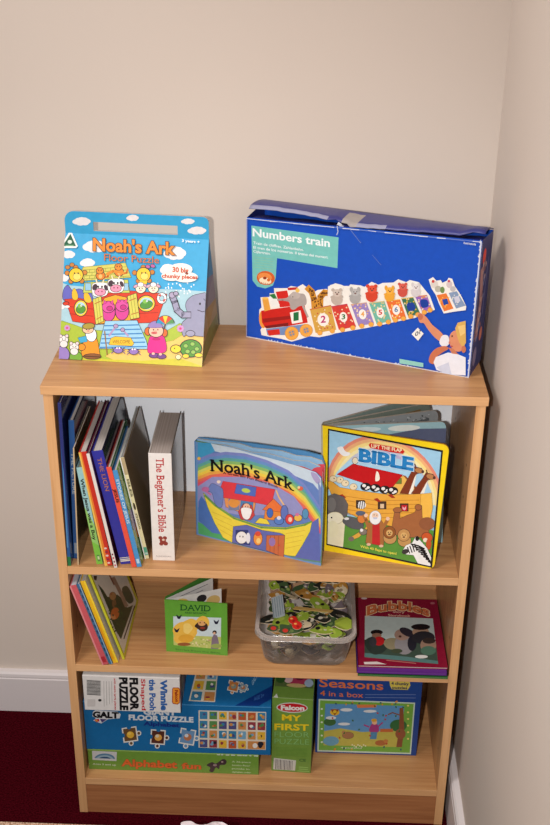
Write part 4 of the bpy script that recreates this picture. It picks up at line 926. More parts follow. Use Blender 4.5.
A.poly([(230, 115), (262, 150), (290, 195), (320, 195), (350, 180), (372, 200), (410, 260), (446, 245), (372, 455), (340, 400), (310, 330), (305, 290), (262, 190)], (38, 66, 40), sm=False)
A.poly([(380, 140), (410, 130), (440, 180), (448, 220), (420, 235), (385, 190)], (40, 74, 58), sm=True); A.line([(325, 80), (360, 150), (405, 250)], 22, (160, 130, 110)); A.line([(300, 60), (330, 120)], 8, (120, 60, 40))
A.ell(322, 190, 20, 24, (176, 130, 80), ow=2); A.ell(312, 176, 7, 8, (150, 90, 50)); A.ell(336, 296, 26, 38, (206, 110, 50), rot=10); A.ell(324, 320, 16, 14, (226, 150, 90)); A.ell(330, 236, 14, 26, (130, 96, 60))
A.poly([(204, 66), (226, 66), (222, 96), (208, 90)], (50, 40, 36)); A.line([(456, 250), (390, 450)], 7, (50, 44, 40))
rd = random.Random(8)
for i in range(30): A.ell(rd.uniform(300, 400), rd.uniform(230, 430)-abs(rd.random())*10, 7, 5, ((60, 96, 50), (30, 52, 34))[i % 2], rot=rd.uniform(0, 180), n=7)
A.done(t)
# ---- green DAVID booklet
def david():
    O = V((-.187, .048, Z2)); W, h = .1195, .124; g = 0.92
    t = thing('picture_book', O, 'small square green book titled DAVID with a picture, standing ajar on the middle shelf', 'book')
    grn = (104, 168, 60)
    m, eu, nb = leaf(O, -3.6, W, [(0, 0), (W, 0), (W, h), (0, h)], .002, pr(*grn, gain=g, rough=.25)); front = m.build('front_cover', t)
    for k, (a, w2, c) in enumerate(((21.5, .112, (226, 222, 216)), (41, .112, (214, 212, 208)), (47, .116, (70, 130, 50)))):
        s = O+nb*.003+nb*.002*k
        m, e2, n2 = leaf(s, a, w2, [(0, .001), (w2, .001), (w2, h-.002+(.003 if k == 2 else 0)), (0, h-.002+(.003 if k == 2 else 0))], .0006 if k < 2 else .002, pr(*c, gain=g, rough=.5)); lf = m.build('page' if k < 2 else 'back_cover', t)
        if k < 2:
            A = Art(s, e2, (0, 0, 1), w2, h, gain=g, rough=.5); A.uv()
            if k == 0: A.ell(.03, .105, .016, .012, (226, 190, 90)); A.ell(.072, .108, .010, .009, (40, 36, 40)); A.ell(.095, .098, .014, .012, (214, 180, 110))
            else:
                for i in range(9): A.rect(.012, .112-i*.009, .1-.012*(i % 3), .1135-i*.009, (110, 110, 116))
            A.done(lf, 'page_print')
    m = MB(); m.prism([O, O+nb*.011, O+nb*.011+V((0, 0, h)), O+V((0, 0, h))], -eu*.0015, pr(*grn, gain=g, rough=.25)); m.build('spine', t)
    A = Art(O, eu, (0, 0, 1), W, h, gain=g, rough=.25); A.px(155, 570, 6.875)
    A.poly([(125, 318), (455, 328), (452, 545), (128, 515)], (206, 222, 226)); A.poly([(125, 440), (250, 450), (454, 460), (452, 545), (128, 515)], (190, 200, 110))
    for x, y, rx, ry in ((205, 425, 78, 72), (240, 385, 62, 48), (190, 470, 66, 42), (325, 360, 48, 42)): A.blob(x, y, rx, ry, (238, 190, 80), n=9, j=.12)
    A.blob(225, 400, 36, 34, (246, 214, 120), n=8); A.ell(215, 470, 55, 28, (226, 170, 60)); A.ell(200, 510, 46, 12, (150, 90, 50)); A.blob(322, 385, 42, 34, (70, 50, 44), n=8); A.ell(322, 366, 26, 18, (226, 170, 110)); A.ell(310, 362, 4, 5, (20, 20, 20)); A.ell(340, 362, 4, 5, (20, 20, 20)); A.ell(328, 398, 18, 7, (150, 60, 50)); A.ell(285, 385, 12, 10, (60, 46, 40))
    for x, y in ((165, 320), (150, 412), (422, 356)): A.poly([(x-18, y-14), (x, y-2), (x+18, y-14), (x+8, y+14), (x-10, y+12)], (40, 40, 60), sm=True)
    A.poly([(385, 540), (390, 470), (405, 440), (428, 450), (440, 500), (436, 542)], (130, 116, 130), sm=False); A.ell(410, 428, 15, 14, (60, 44, 40)); A.ell(408, 434, 9, 8, (226, 180, 150)); A.line([(352, 490), (385, 480)], 8, (190, 160, 120)); A.blob(420, 520, 36, 16, (150, 170, 90))
    rd = random.Random(6)
    for i in range(24): A.ell(rd.uniform(260, 380), rd.uniform(455, 530), 7, 5, ((210, 214, 140), (160, 180, 90), (230, 220, 170))[i % 3], n=6)
    A.text('DAVID', (177, 276), (382, 284), 40, (36, 90, 44), bold=.01, serif=True); A.text('AND GOLIATH', (205, 298), (352, 303), 12, (50, 100, 50), bold=.02)
    A.text('Stories from the Bible', (140, 548), (448, 574), 9, (60, 110, 50))
    A.done(front)
david()

# ---- clear tub with card pieces
def plastic(name, mixf, tint=(1, 1, 1)):
    m, N, L, B = new_mat(name); out = N['Material Output']; N.remove(B)
    tr = N.new('ShaderNodeBsdfTransparent'); tr.inputs[0].default_value = (*tint, 1)
    gl = N.new('ShaderNodeBsdfGlossy'); gl.inputs['Roughness'].default_value = .15
    df = N.new('ShaderNodeBsdfDiffuse'); df.inputs[0].default_value = (.92, .84, .78, 1)
    m1 = N.new('ShaderNodeMixShader'); m1.inputs[0].default_value = .55; L.new(gl.outputs[0], m1.inputs[1]); L.new(df.outputs[0], m1.inputs[2])
    fr = N.new('ShaderNodeFresnel'); fr.inputs[0].default_value = 1.4
    ad = N.new('ShaderNodeMath'); ad.operation = 'ADD'; ad.inputs[1].default_value = mixf; L.new(fr.outputs[0], ad.inputs[0])
    m2 = N.new('ShaderNodeMixShader'); L.new(ad.outputs[0], m2.inputs[0]); L.new(tr.outputs[0], m2.inputs[1]); L.new(m1.outputs[0], m2.inputs[2]); L.new(m2.outputs[0], out.inputs[0])
    return m
def tub():
    C = V((.083, .128, Z2)); t = thing('storage_tub', C, 'clear plastic tub heaped with printed card pieces on the middle shelf', 'tub')
    clear, rimm = plastic('clear_plastic', .10), plastic('clear_plastic_rim', .30)
    def ring(hx, hy, z, r=.028, n=6):
        o = []
        for cx, cy, a0 in ((1, -1, -90), (1, 1, 0), (-1, 1, 90), (-1, -1, 180)):
            for i in range(n+1):
                a = math.radians(a0+90*i/n); o.append(C+V((cx*(hx-r)+r*math.cos(a), cy*(hy-r)+r*math.sin(a), z)))
        return o
    H = .078
    rings = [ring(.0795, .107, 0.0006), ring(.081, .109, .004), ring(.0865, .1175, .04), ring(.091, .124, H-.004), ring(.091, .124, H)]
    m = MB(); m.grid([[r[i] for r in rings] for i in range(28)], clear, closed=True); m.face(rings[0], clear)
    for k in range(5):   # moulded ribs on the front wall
        for z in (.016, .03, .044):
            x = -.06+k*.03; y = -.1075-.0085*(z/.04)
            for s in (-1, 1): m.face([C+V((x, y-.0012, z)), C+V((x+s*.012, y-.0012, z+.010)), C+V((x+s*.012, y-.0014, z+.012)), C+V((x, y-.0014, z+.0025))], rimm)
    m.build('tub_wall', t, smooth=False, recalc=True)
    m = MB(); a, b, c, d = ring(.091, .124, H), ring(.0965, .1295, H+.0008, .032), ring(.097, .13, H-.006, .032), ring(.0895, .1225, H+.0008)
    m.grid([[d[i], a[i], b[i], c[i]] for i in range(28)], rimm, closed=True); m.build('rim', t, solid=.001)
    # card pieces
    rd = random.Random(21)
    lime, red = 'lime green printed card piece in the clear plastic tub', 'red apple-printed card piece in the clear plastic tub'
    kinds = [((150, 176, 60), (196, 206, 96), 'lime green card piece'),
             ((222, 206, 170), (90, 70, 50), 'cream card piece'),
             ((40, 44, 40), (200, 190, 160), 'black card piece'),
             ((196, 140, 60), (240, 200, 120), 'ochre card piece'),
             ((70, 96, 60), (150, 170, 90), 'dark green card piece'),
             ((116, 104, 108), (190, 176, 176), 'purple-grey card piece')]
    used = set()
    def piece(x, y, z, sz, kind, tilt, rot):
        n = 9; fx, fy = (x-C.x)/.073, (y-C.y)/.107; where = ('front' if fy < -.33 else 'back' if fy > .33 else 'middle')+' '+('left' if fx < -.33 else 'right' if fx > .33 else 'centre')+' of the tub'; tail = ', '+('deep in the ' if z-Z2 < .045 else 'half covered in the ' if z-Z2 < .057 else 'on top in the ')+where
        for k in [kind]+rd.sample(range(6), 6):
            c1, c2, lab = kinds[k]; lab = ('large ' if sz > .0165 else 'small ')+lab+tail
            if lab not in used: break
        used.add(lab); base = []
        for i in range(n):
            a = 2*math.pi*i/n; r_ = sz*(1+rd.uniform(-.35, .3)); base.append((r_*math.cos(a)*1.25, r_*math.sin(a)*.8))
        pts = spline(base, 3); R = Matrix.Rotation(rot, 3, 'Z') @ Matrix.Rotation(tilt[0], 3, 'X') @ Matrix.Rotation(tilt[1], 3, 'Y'); O = V((x, y, z))
        o = thing('card_piece', O, lab, 'puzzle piece', 'printed card pieces in the clear tub')
        m = MB(); m.prism([O+R@V((p[0], p[1], 0)) for p in pts], R@V((0, 0, .0016)), pr(*c1, gain=.95), pr(226, 206, 176, gain=.92)); m.build('card', o)
        A = Art(O+R@V((0, 0, .0016)), R@V((1, 0, 0)), R@V((0, 1, 0)), 1, 1, gain=.95, clip=False); A.uv()
        for i in range(4): A.blob(rd.uniform(-.5, .5)*sz, rd.uniform(-.4, .4)*sz, sz*rd.uniform(.15, .4), sz*rd.uniform(.12, .3), (c2, (30, 30, 28), (232, 224, 206), tuple(int((a+b)/2) for a, b in zip(c1, c2)))[i], seed=rd.randint(0, 9999))
        A.done(o, 'card_print')
    # heaped layers
    for L_, (z, n, hx, hy) in enumerate(((.011, 6, .050, .08), (.022, 8, .054, .086), (.036, 12, .060, .092), (.050, 34, .066, .100), (.063, 44, .070, .104))):
        for i in range(n):
            x = C.x+rd.uniform(-hx, hx); y = C.y+(-hy+(2 if L_ > 2 else .5)*hy*((i+.5)/n)); k = rd.choices(range(6), (4, 5, 3.5, 2.5, 3, 2))[0]
            if L_ >= 3 and x < C.x+.02 and C.y-.05 < y < C.y+.03 and rd.random() < .6: k = 0
            piece(x, y, Z2+z+rd.uniform(-.004, .005), rd.uniform(.012, .021), k, (rd.uniform(-.25, .25), rd.uniform(-.25, .25)), rd.uniform(0, 6.28))
    # red round pieces near the front left and the pale grey piece by the left wall
    for x, y, r_, s in ((.058, .062, .009, 'behind'), (.066, .046, .0095, 'in front')):
        O = V((x, y, Z2+.0735)); o = thing('card_piece', O, 'round red apple card piece, '+('farther back' if s == 'behind' else 'nearer the front rim')+' of the two in the tub', 'puzzle piece'); R = Matrix.Rotation(.35, 3, 'X')
        m = MB(); m.prism([O+R@V((r_*math.cos(i*.35), r_*math.sin(i*.35), 0)) for i in range(18)], R@V((0, 0, .0018)), pr(206, 40, 30, gain=.92), pr(230, 210, 180)); m.build('card', o)
        A = Art(O+R@V((0, 0, .0018)), R@V((1, 0, 0)), R@V((0, 1, 0)), 1, 1, gain=.92, clip=False); A.uv(); A.ell(-.003, .003, .003, .002, (240, 170, 90)); A.ell(.002, -.003, .003, .003, (160, 24, 24)); A.done(o, 'card_print')
    for x, y, s in ((.020, .040, 'in the left front corner'), (.043, .034, 'second along its front rim')):
        O = V((x, y, Z2+.069)); o = thing('card_piece', O, 'small red and dark green card piece in the tub, '+s, 'puzzle piece'); R = Matrix.Rotation(.3, 3, 'X')
        m = MB(); m.prism([O+R@V((.011*math.cos(i*.6981)*(1.2 if i % 2 else .9), .008*math.sin(i*.6981), 0)) for i in range(9)], R@V((0, 0, .0018)), pr(60, 80, 50, gain=.92), pr(230, 210, 180)); m.build('card', o)
        A = Art(O+R@V((0, 0, .0018)), R@V((1, 0, 0)), R@V((0, 1, 0)), 1, 1, gain=.92, clip=False); A.uv(); A.ell(.001, .0, .0055, .0045, (200, 54, 44)); A.done(o, 'card_print')
    O = V((.027, .105, Z2+.072)); o = thing('card_piece', O, 'pale grey striped rectangular card piece against the left wall of the tub', 'puzzle piece'); R = Matrix.Rotation(-.5, 3, 'Y') @ Matrix.Rotation(.35, 3, 'X')
    m = MB(); m.prism([O+R@V(p) for p in ((-.012, -.024, 0), (.013, -.026, 0), (.015, .024, 0), (-.010, .026, 0))], R@V((0, 0, .0018)), pr(176, 186, 190, gain=.92)); m.build('card', o)
    A = Art(O+R@V((0, 0, .0018)), R@V((1, 0, 0)), R@V((0, 1, 0)), 1, 1, gain=.92, clip=False); A.uv()
    for i in range(5): A.line([(-.010+i*.005, -.022), (-.008+i*.005, .022)], .0012, (110, 130, 140))
    A.done(o, 'card_print')
    O = V((.102, .095, Z2+.0755)); o = thing('card_piece', O, 'long narrow tan card strip lying across the middle of the heap in the tub', 'puzzle piece'); R = Matrix.Rotation(-.08, 3, 'Z')
    m = MB(); m.prism([O+R@V(p) for p in ((-.045, -.004, 0), (.03, -.005, 0), (.034, .002, 0), (-.04, .004, 0))], V((0, 0, .0018)), pr(196, 160, 90, gain=.92)); m.build('card', o)
    tag(o, o['label'], 'puzzle piece')
    O = V((.155, .055, Z2+.0735)); o = thing('card_piece', O, 'large lime green card piece at the front right corner of the tub', 'puzzle piece')
    m = MB(); m.prism([O+V((.017*math.cos(i*.5236)*(1.1 if i % 2 else .95), .02*math.sin(i*.5236), .002*math.sin(i))) for i in range(12)], V((0, 0, .0018)), pr(164, 184, 66, gain=.92), pr(230, 210, 180)); m.build('card', o)
tub()

# ---- pile of story books
def bubbles():
    t0 = Z2; x0, x1, y0, y1 = .184, .354, -.003, .213; GBB = 'flat pile of story books on the middle shelf'
    def flat(label, z, th, dx, dy, c, edge, rot):
        cx, cy = (x0+x1)/2+dx, (y0+y1)/2+dy; a = math.radians(rot); ex = V((math.cos(a), math.sin(a), 0)); ey = V((-ex.y, ex.x, 0)); O = V((cx, cy, z))-ex*.0855-ey*.108
        t = thing('story_book', V((cx, cy, z)), label, 'book', GBB); m = MB(); cv = pr(*c, gain=.92, rough=.25); W, H = .171, .216
        m.fbox(O, ex, ey, V((0, 0, 1)), (0, 0, 0), (W, H, .0012), cv); m.fbox(O, ex, ey, V((0, 0, 1)), (0, 0, th-.0012), (W, H, th), cv); m.fbox(O, ex, ey, V((0, 0, 1)), (0, 0, 0), (.0012, H, th), cv)
        m.build('cover', t, merge=False)
        m = MB(); m.fbox(O, ex, ey, V((0, 0, 1)), (.001, .001, .0012), (W-.001, H-.001, th-.0012), pr(*edge, gain=.92, rough=.7)); m.build('page_block', t)
        return t, O, ex, ey, W, H
    flat('bottom book of the flat pile, green-edged, on the middle shelf', t0, .0045, .002, -.0045, (50, 110, 60), (110, 150, 90), -.5)
    flat('dark thin book second from bottom in the flat pile on the middle shelf', t0+.0046, .0040, .001, -.002, (30, 34, 40), (60, 60, 60), .3)
    flat('violet-fronted book just below the maroon top one in the flat pile', t0+.0087, .0060, -.0015, -.0055, (100, 46, 136), (112, 56, 146), 0)
    t, O, ex, ey, W, H = flat('maroon book titled Bubbles with small dark figures, topmost of the flat pile', t0+.0148, .0050, 0, .0045, (140, 22, 52), (206, 196, 190), .5)
    A = Art(O+V((0, 0, .0050)), ex, ey, W, H, gain=.92, rough=.25); A.px(350, 590, 5.238)
    A.poly([(78, 135), (434, 150), (462, 388), (76, 350)], (190, 204, 200)); A.poly([(76, 260), (450, 275), (462, 388), (76, 350)], (66, 84, 72)); A.poly([(76, 330), (300, 350), (460, 372), (462, 388), (76, 352)], (90, 130, 126))
    A.blob(140, 290, 60, 50, (50, 62, 56)); A.blob(225, 285, 50, 30, (150, 140, 110)); A.ell(140, 222, 32, 14, (26, 22, 26)); A.ell(140, 238, 26, 12, (150, 110, 90)); A.ell(152, 268, 28, 24, (190, 34, 40)); A.ell(120, 272, 20, 26, (60, 60, 66))
    A.ell(285, 285, 52, 54, (150, 146, 148)); A.ell(272, 235, 40, 30, (170, 140, 124)); A.ell(300, 222, 44, 20, (50, 46, 56), rot=25); A.ell(262, 244, 8, 6, (90, 60, 50)); A.ell(325, 280, 24, 40, (40, 40, 50))
    A.ell(370, 220, 44, 28, (180, 146, 122)); A.ell(370, 194, 50, 16, (28, 26, 30)); A.ell(385, 250, 60, 34, (46, 46, 52)); A.ell(410, 290, 42, 40, (160, 130, 110)); A.ell(414, 266, 34, 16, (60, 50, 46)); A.ell(410, 318, 40, 24, (84, 120, 100)); A.ell(374, 350, 34, 9, (226, 226, 220)); A.ell(245, 320, 30, 12, (70, 80, 60))
    A.ell(74, 44, 15, 6, (214, 190, 190)); A.ell(432, 70, 12, 6, (180, 100, 110))
    A.text('Bubbles', (92, 132), (412, 138), 44, (206, 110, 66), bold=.03, warp=-30, oc=(240, 200, 156), ob=.05)
    A.text('Story', (225, 120), (285, 122), 12, (230, 180, 160), bold=.02); A.text('Storybook', (200, 138), (315, 142), 11, (230, 180, 160), bold=.02)
    A.line([(192, 369), (345, 385)], 4, (190, 120, 110)); A.poly([(72, 378), (140, 376), (192, 390), (76, 390)], (226, 214, 210))
    A.done(t)
bubbles()

# ================================================================ BOTTOM SHELF
def carton(name, label, O, ex, ey, w, d, h, col, gain=1.0, top=None, side=None, cat='puzzle box', group=None, rough=.35):
    t = thing(name, O+ex*w/2+ey*d/2, label, cat, group); m = MB(); up = V((0, 0, 1))
    m.fbox(O, ex, ey, up, (0, 0, 0), (w, d, h), pr(*col, gain=gain, rough=rough))
    if top: m.m[1] = m.mi(pr(*top, gain=gain, rough=rough))
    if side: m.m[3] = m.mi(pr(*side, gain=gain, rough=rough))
    m.build('box_body', t, bevel=.0008); return t
X, Y, up = V((1, 0, 0)), V((0, 1, 0)), V((0, 0, 1))
GX = 'boxed puzzles on the bottom shelf'; g = 0.92
# green alphabet box
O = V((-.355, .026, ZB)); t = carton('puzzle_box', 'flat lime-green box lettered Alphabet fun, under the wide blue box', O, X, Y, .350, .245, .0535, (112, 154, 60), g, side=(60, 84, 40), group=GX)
A = Art(O, X, up, .350, .0535, gain=g, rough=.35); A.px(75, 665, 4.583)
A.poly([(78, 393), (192, 398), (190, 440), (80, 434)], (206, 206, 206)); A.ell(136, 432, 48, 27, (90, 130, 160), a0=180, a1=360); A.ell(136, 432, 40, 19, (150, 176, 190), a0=180, a1=360); A.ell(136, 432, 28, 12, (50, 84, 120), a0=180, a1=360); A.poly([(80, 426), (190, 431), (190, 440), (80, 434)], (206, 206, 206))
A.cut(t, 'rainbow_badge'); A.text('Ages 3 and up', (82, 456), (188, 461), 7, (210, 220, 190), bold=.02)
A.text('Alphabet', (216, 462), (466, 472), 30, (226, 104, 46), bold=.03, oc=(150, 60, 30), ob=.02)
A.px(175, 665, 5); A.text('fun', (36, 518), (128, 520), 28, (226, 104, 46), bold=.03, oc=(150, 60, 30), ob=.02)
A.poly([(158, 500), (185, 485), (205, 492), (240, 470), (258, 480), (250, 498), (226, 500), (220, 520), (204, 512), (190, 535), (172, 530), (176, 512)], (66, 50, 56), sm=True); A.ell(200, 500, 10, 6, (150, 130, 130)); A.ell(236, 484, 6, 4, (170, 150, 140))
for i, (s_, x1) in enumerate((('A 26-piece', 378), ('jumbo floor', 376), ('puzzle in', 372), ('alphabet order', 380))): A.text(s_, (285, 486+i*17), (x1, 490+i*17), 7, (200, 220, 170), bold=.02)
A.uv(); A.rect(0, .0520, .35, .0535, (170, 196, 110)); rd = random.Random(2)
for i in range(20): u = .26+rd.random()*.085; A.rect(u, .050, u+.004, .0535, (206, 214, 190))
A.done(t, 'box_print', 'box_lettering')
# blue giant floor puzzle
ZG = ZB+.0540; HG = .1265
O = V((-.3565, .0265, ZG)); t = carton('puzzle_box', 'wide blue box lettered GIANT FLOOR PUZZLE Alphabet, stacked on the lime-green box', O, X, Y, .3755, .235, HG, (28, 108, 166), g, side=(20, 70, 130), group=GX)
A = Art(O, X, up, .3755, HG, gain=g, rough=.35); A.px(75, 665, 4.583); wt = (226, 232, 238)
A.text('GIANT', (316, 226), (462, 230), 22, wt, bold=.05); A.text('FLOOR PUZZLE', (248, 250), (541, 262), 22, wt, bold=.05)
A.text('Alphabet', (316, 276), (478, 285), 17, (30, 50, 130), bold=.04)
A.poly([(82, 215), (94, 206), (196, 214), (210, 226), (204, 244), (150, 248), (120, 268), (84, 254), (96, 244), (80, 234)], (226, 228, 230), sm=False); A.text('GALT', (84, 239), (198, 243), 25, (26, 26, 30), bold=.06)
A.poly([(88, 250), (110, 246), (112, 258), (98, 262)], (206, 40, 60)); A.poly([(114, 247), (146, 248), (124, 264)], (70, 60, 120)); A.poly([(92, 256), (100, 250), (104, 258)], (240, 200, 60))
A.cut(t, 'maker_badge')
def jig(cx, cy, s, cols, rot=0):
    r_ = math.radians(rot); T_ = lambda p: (cx+s*(p[0]*math.cos(r_)-p[1]*math.sin(r_)), cy+s*(p[0]*math.sin(r_)+p[1]*math.cos(r_)))
    for k, c in ((1.0, (232, 228, 220)), (.84, cols[0])):
        A.raw([T_((x*k, y*k)) for x, y in ((-1, -1), (1, -1), (1, 1), (-1, 1))], c)
    for x, y in ((1.2, 0), (0, 1.2)): q = T_((x, y)); A.ell(q[0], q[1], s*.34, s*.34, (232, 228, 220)); A.ell(q[0], q[1], s*.2, s*.2, cols[0])
    for x, y in ((-1, 0), (0, -1)): q = T_((x, y)); A.ell(q[0], q[1], s*.3, s*.3, (28, 108, 166))
    q = T_((0.05, .05)); A.ell(q[0], q[1], s*.5, s*.45, cols[1]); A.ell(q[0]-s*.15, q[1]-s*.2, s*.25, s*.22, cols[2])
jig(252, 318, 34, ((110, 80, 50), (230, 180, 60), (240, 200, 90)), -8); A.cut(t, 'puzzle_piece_picture'); jig(380, 330, 34, ((90, 50, 40), (230, 170, 80), (226, 210, 180)), 4); A.cut(t, 'puzzle_piece_picture'); jig(515, 328, 36, ((110, 150, 190), (190, 120, 80), (214, 220, 226)), 10); A.cut(t, 'puzzle_piece_picture')
def sheet(px0, quad, nx, ny, seed, merge_last=False):
    A.px(*px0); L_ = lambda a, b: (quad[0][0]*(1-a)*(1-b)+quad[1][0]*a*(1-b)+quad[2][0]*a*b+quad[3][0]*(1-a)*b, quad[0][1]*(1-a)*(1-b)+quad[1][1]*a*(1-b)+quad[2][1]*a*b+quad[3][1]*(1-a)*b)
    A.poly(quad, (226, 216, 196)); rd = random.Random(seed); pal = ((60, 130, 170), (190, 90, 50), (226, 180, 60), (90, 140, 80), (150, 60, 70), (120, 170, 200), (80, 80, 130), (206, 140, 80))
    for j in range(ny):
        for i in range(nx):
            if merge_last and j == ny-1 and i == nx-1: continue
            a0, a1, b0, b1 = (i+.12)/nx, (i+.92)/nx, (j+.1)/ny, (j+.92)/ny
            if merge_last and j == ny-1 and i == nx-2: a1 = (i+1.92)/nx
            A.raw([L_(a0, b0), L_(a1, b0), L_(a1, b1), L_(a0, b1)], rd.choice(pal))
            for k in range(3):
                p = L_(a0+(a1-a0)*rd.uniform(.25, .75), b0+(b1-b0)*rd.uniform(.3, .7)); sz = abs(L_(a1, b0)[0]-L_(a0, b0)[0]); A.ell(p[0], p[1], sz*rd.uniform(.12, .26), sz*rd.uniform(.1, .22), rd.choice(pal+((236, 230, 220), (40, 40, 50))), n=9)
sheet((175, 665, 5), [(118, 226), (456, 234), (454, 424), (118, 412)], 7, 4, 31, True); A.cut(t, 'picture_grid')
A.uv(); A.rect(.0, HG-.0012, .3755, HG, (90, 160, 210))
A.done(t, 'box_print', 'box_lettering')
A = Art(O+up*HG, X, Y, .3755, .235, gain=g, rough=.35); sheet((175, 665, 5), [(108, 20), (216, 22), (200, 186), (68, 180)], 2, 3, 12); A.cut(t, 'picture_grid')
A.px(175, 665, 5); jig(292, 106, 27, ((206, 130, 70), (150, 160, 150), (226, 180, 120)), 12); jig(340, 112, 20, ((150, 170, 180), (200, 120, 70), (220, 220, 210)), 24)
A.poly([(300, 204), (500, 96), (500, 160), (418, 206)], (18, 56, 130)); A.text('AGE 3+', (395, 180), (445, 160), 18, (60, 110, 180), bold=.03); A.text('GALT', (388, 104), (412, 62), 20, (150, 190, 220), up=(-6, -18), bold=.03)
A.done(t, 'lid_print', 'lid_lettering')
# white character puzzle box
ZW = ZG+HG+.0004
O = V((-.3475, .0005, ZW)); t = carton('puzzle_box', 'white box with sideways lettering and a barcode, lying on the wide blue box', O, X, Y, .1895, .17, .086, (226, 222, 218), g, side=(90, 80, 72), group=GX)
A = Art(O, X, up, .1895, .086, gain=g, rough=.35); A.px(75, 665, 4.583)
A.poly([(52, 66), (120, 70), (120, 140), (54, 136)], (200, 198, 194))
for i in range(13): A.line([(56, 71+i*5.2), (116, 75+i*5.2)], 2.4 if i % 3 else 3.4, (70, 68, 68))
for i in range(4): A.line([(132+i*12, 74), (134+i*12, 190-i*6)], 2.2, (170, 166, 162))
A.rect(58, 158, 92, 188, (206, 200, 196), ow=1, oc=(150, 146, 144)); A.ell(114, 161, 8, 6, (40, 40, 40)); A.cut(t, 'barcode_print')
dn = lambda body, x, y0, y1, cap, c, b=.04: A.text(body, (x, y0), (x+4*(y1-y0)/150, y1), cap, c, bold=b, up=(cap, .6))
dn('Winnie', 392, 70, 205, 28, (50, 100, 170), .05); dn('the Pooh', 340, 66, 206, 26, (50, 100, 170), .04)
dn('Shaped', 303, 64, 206, 18, (200, 40, 50), .02); dn('FLOOR', 252, 60, 202, 34, (24, 24, 26), .06); dn('PUZZLE', 204, 58, 204, 34, (24, 24, 26), .06); dn('with extra large pieces', 178, 60, 204, 9, (200, 40, 50), .02)
A.poly([(448, 108), (454, 102), (474, 104), (480, 112), (478, 172), (470, 178), (450, 174), (446, 166)], (236, 150, 50), sm=False); A.text('Falcon', (458, 115), (461, 168), 13, (150, 40, 30), up=(13, .4), bold=.04); A.line([(447, 110), (450, 104), (474, 104), (481, 112), (479, 172), (470, 179), (450, 176), (446, 168), (447, 110)], 3, (170, 40, 30))
A.done(t, 'box_print', 'box_lettering')
A = Art(O+X*.1895, Y, up, .17, .086, gain=g); A.uv()
for i in range(9): A.rect(.006+i*.018, .004, .016+i*.018, .082, ((150, 90, 70), (60, 50, 50), (190, 180, 160))[i % 3])
A.done(t, 'end_print')
# green first puzzle box
a = math.radians(-3); ex = V((math.cos(a), math.sin(a), 0)); ey = V((-ex.y, ex.x, 0))
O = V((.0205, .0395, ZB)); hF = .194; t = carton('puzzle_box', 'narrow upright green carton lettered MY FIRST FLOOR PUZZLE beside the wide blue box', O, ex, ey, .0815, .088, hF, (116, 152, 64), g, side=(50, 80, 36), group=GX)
A = Art(O, ex, up, .0815, hF, gain=g, rough=.35); A.px(245, 670, 6.111)
A.ell(288, 230, 97, 32, (206, 210, 200), rot=2); A.ell(288, 230, 90, 26, (196, 30, 40), rot=2); A.text('Falcon', (222, 242), (360, 246), 26, (236, 232, 226), bold=.05)
A.cut(t, 'maker_badge'); A.text('MY', (228, 306), (340, 312), 34, (238, 206, 40), bold=.03); A.text('FIRST', (182, 364), (388, 370), 36, (238, 206, 40), bold=.03); A.text('FLOOR', (180, 408), (394, 412), 32, (140, 186, 110), bold=.0, oc=(80, 130, 60), ob=.025); A.text('PUZZLE', (180, 450), (392, 456), 32, (140, 186, 110), bold=.0, oc=(80, 130, 60), ob=.025)
rd = random.Random(3)
for i in range(7): A.line([(190, 474+i*8), (380, 478+i*8)], 1.6, (84, 134, 50))
A.poly([(176, 536), (312, 552), (306, 614), (172, 606)], (206, 206, 196))
for i in range(12): A.line([(190+i*9, 545+i), (188+i*9, 604+i*.6)], 3 if i % 3 else 5, (84, 74, 84))
A.text('CE', (332, 558), (372, 560), 16, (70, 110, 50), bold=.03); A.line([(330, 592), (385, 596)], 5, (150, 190, 100)); A.line([(330, 604), (385, 608)], 5, (150, 190, 100)); A.line([(322, 616), (392, 620)], 5, (150, 190, 100))
A.done(t, 'box_print', 'box_lettering')
A = Art(O+up*hF, ex, ey, .0815, .088, gain=g, rough=.3); A.uv()
A.rect(.002, .034, .0795, .085, (90, 110, 60)); A.ell(.045, .062, .026, .02, (180, 60, 90)); A.ell(.028, .058, .009, .012, (226, 190, 190)); A.ell(.05, .066, .010, .009, (110, 30, 60)); A.ell(.070, .05, .009, .012, (170, 190, 214)); A.ell(.012, .06, .010, .016, (50, 90, 40)); A.ell(.045, .04, .02, .006, (206, 180, 120))
A.rect(.0, .0, .0815, .001, (190, 206, 150)); A.poly([(.002, .0), (.012, 0), (.008, .012)], (236, 238, 232))
A.done(t, 'lid_print')
# seasons box
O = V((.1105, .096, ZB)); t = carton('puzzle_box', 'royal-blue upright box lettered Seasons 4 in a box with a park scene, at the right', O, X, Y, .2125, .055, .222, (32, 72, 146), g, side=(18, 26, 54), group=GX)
A = Art(O, X, up, .2125, .222, gain=g, rough=.35); A.px(305, 670, 4.231)
A.text('Seasons', (62, 70), (330, 84), 34, (226, 120, 70), bold=.015); A.text('4 in a box', (64, 108), (246, 117), 21, (226, 120, 70), bold=.01)
A.poly([(356, 40), (442, 44), (446, 66), (434, 84), (368, 82), (360, 66)], (226, 206, 90), sm=False); A.text('4 chunky', (366, 62), (438, 65), 13, (40, 50, 90), bold=.03); A.text('puzzles', (370, 79), (432, 81), 11, (40, 50, 90), bold=.03)
for i in range(2): A.line([(255, 104+i*12), (468, 104+i*14)], 2.2, (120, 140, 190))
A.poly([(58, 122), (466, 138), (448, 356), (52, 344)], (206, 226, 206)); A.poly([(64, 128), (460, 143), (443, 350), (58, 338)], (120, 176, 70)); A.poly([(86, 142), (420, 152), (406, 326), (78, 318)], (96, 156, 206)); A.poly([(80, 258), (150, 246), (240, 262), (412, 254), (406, 326), (78, 318)], (196, 186, 84))
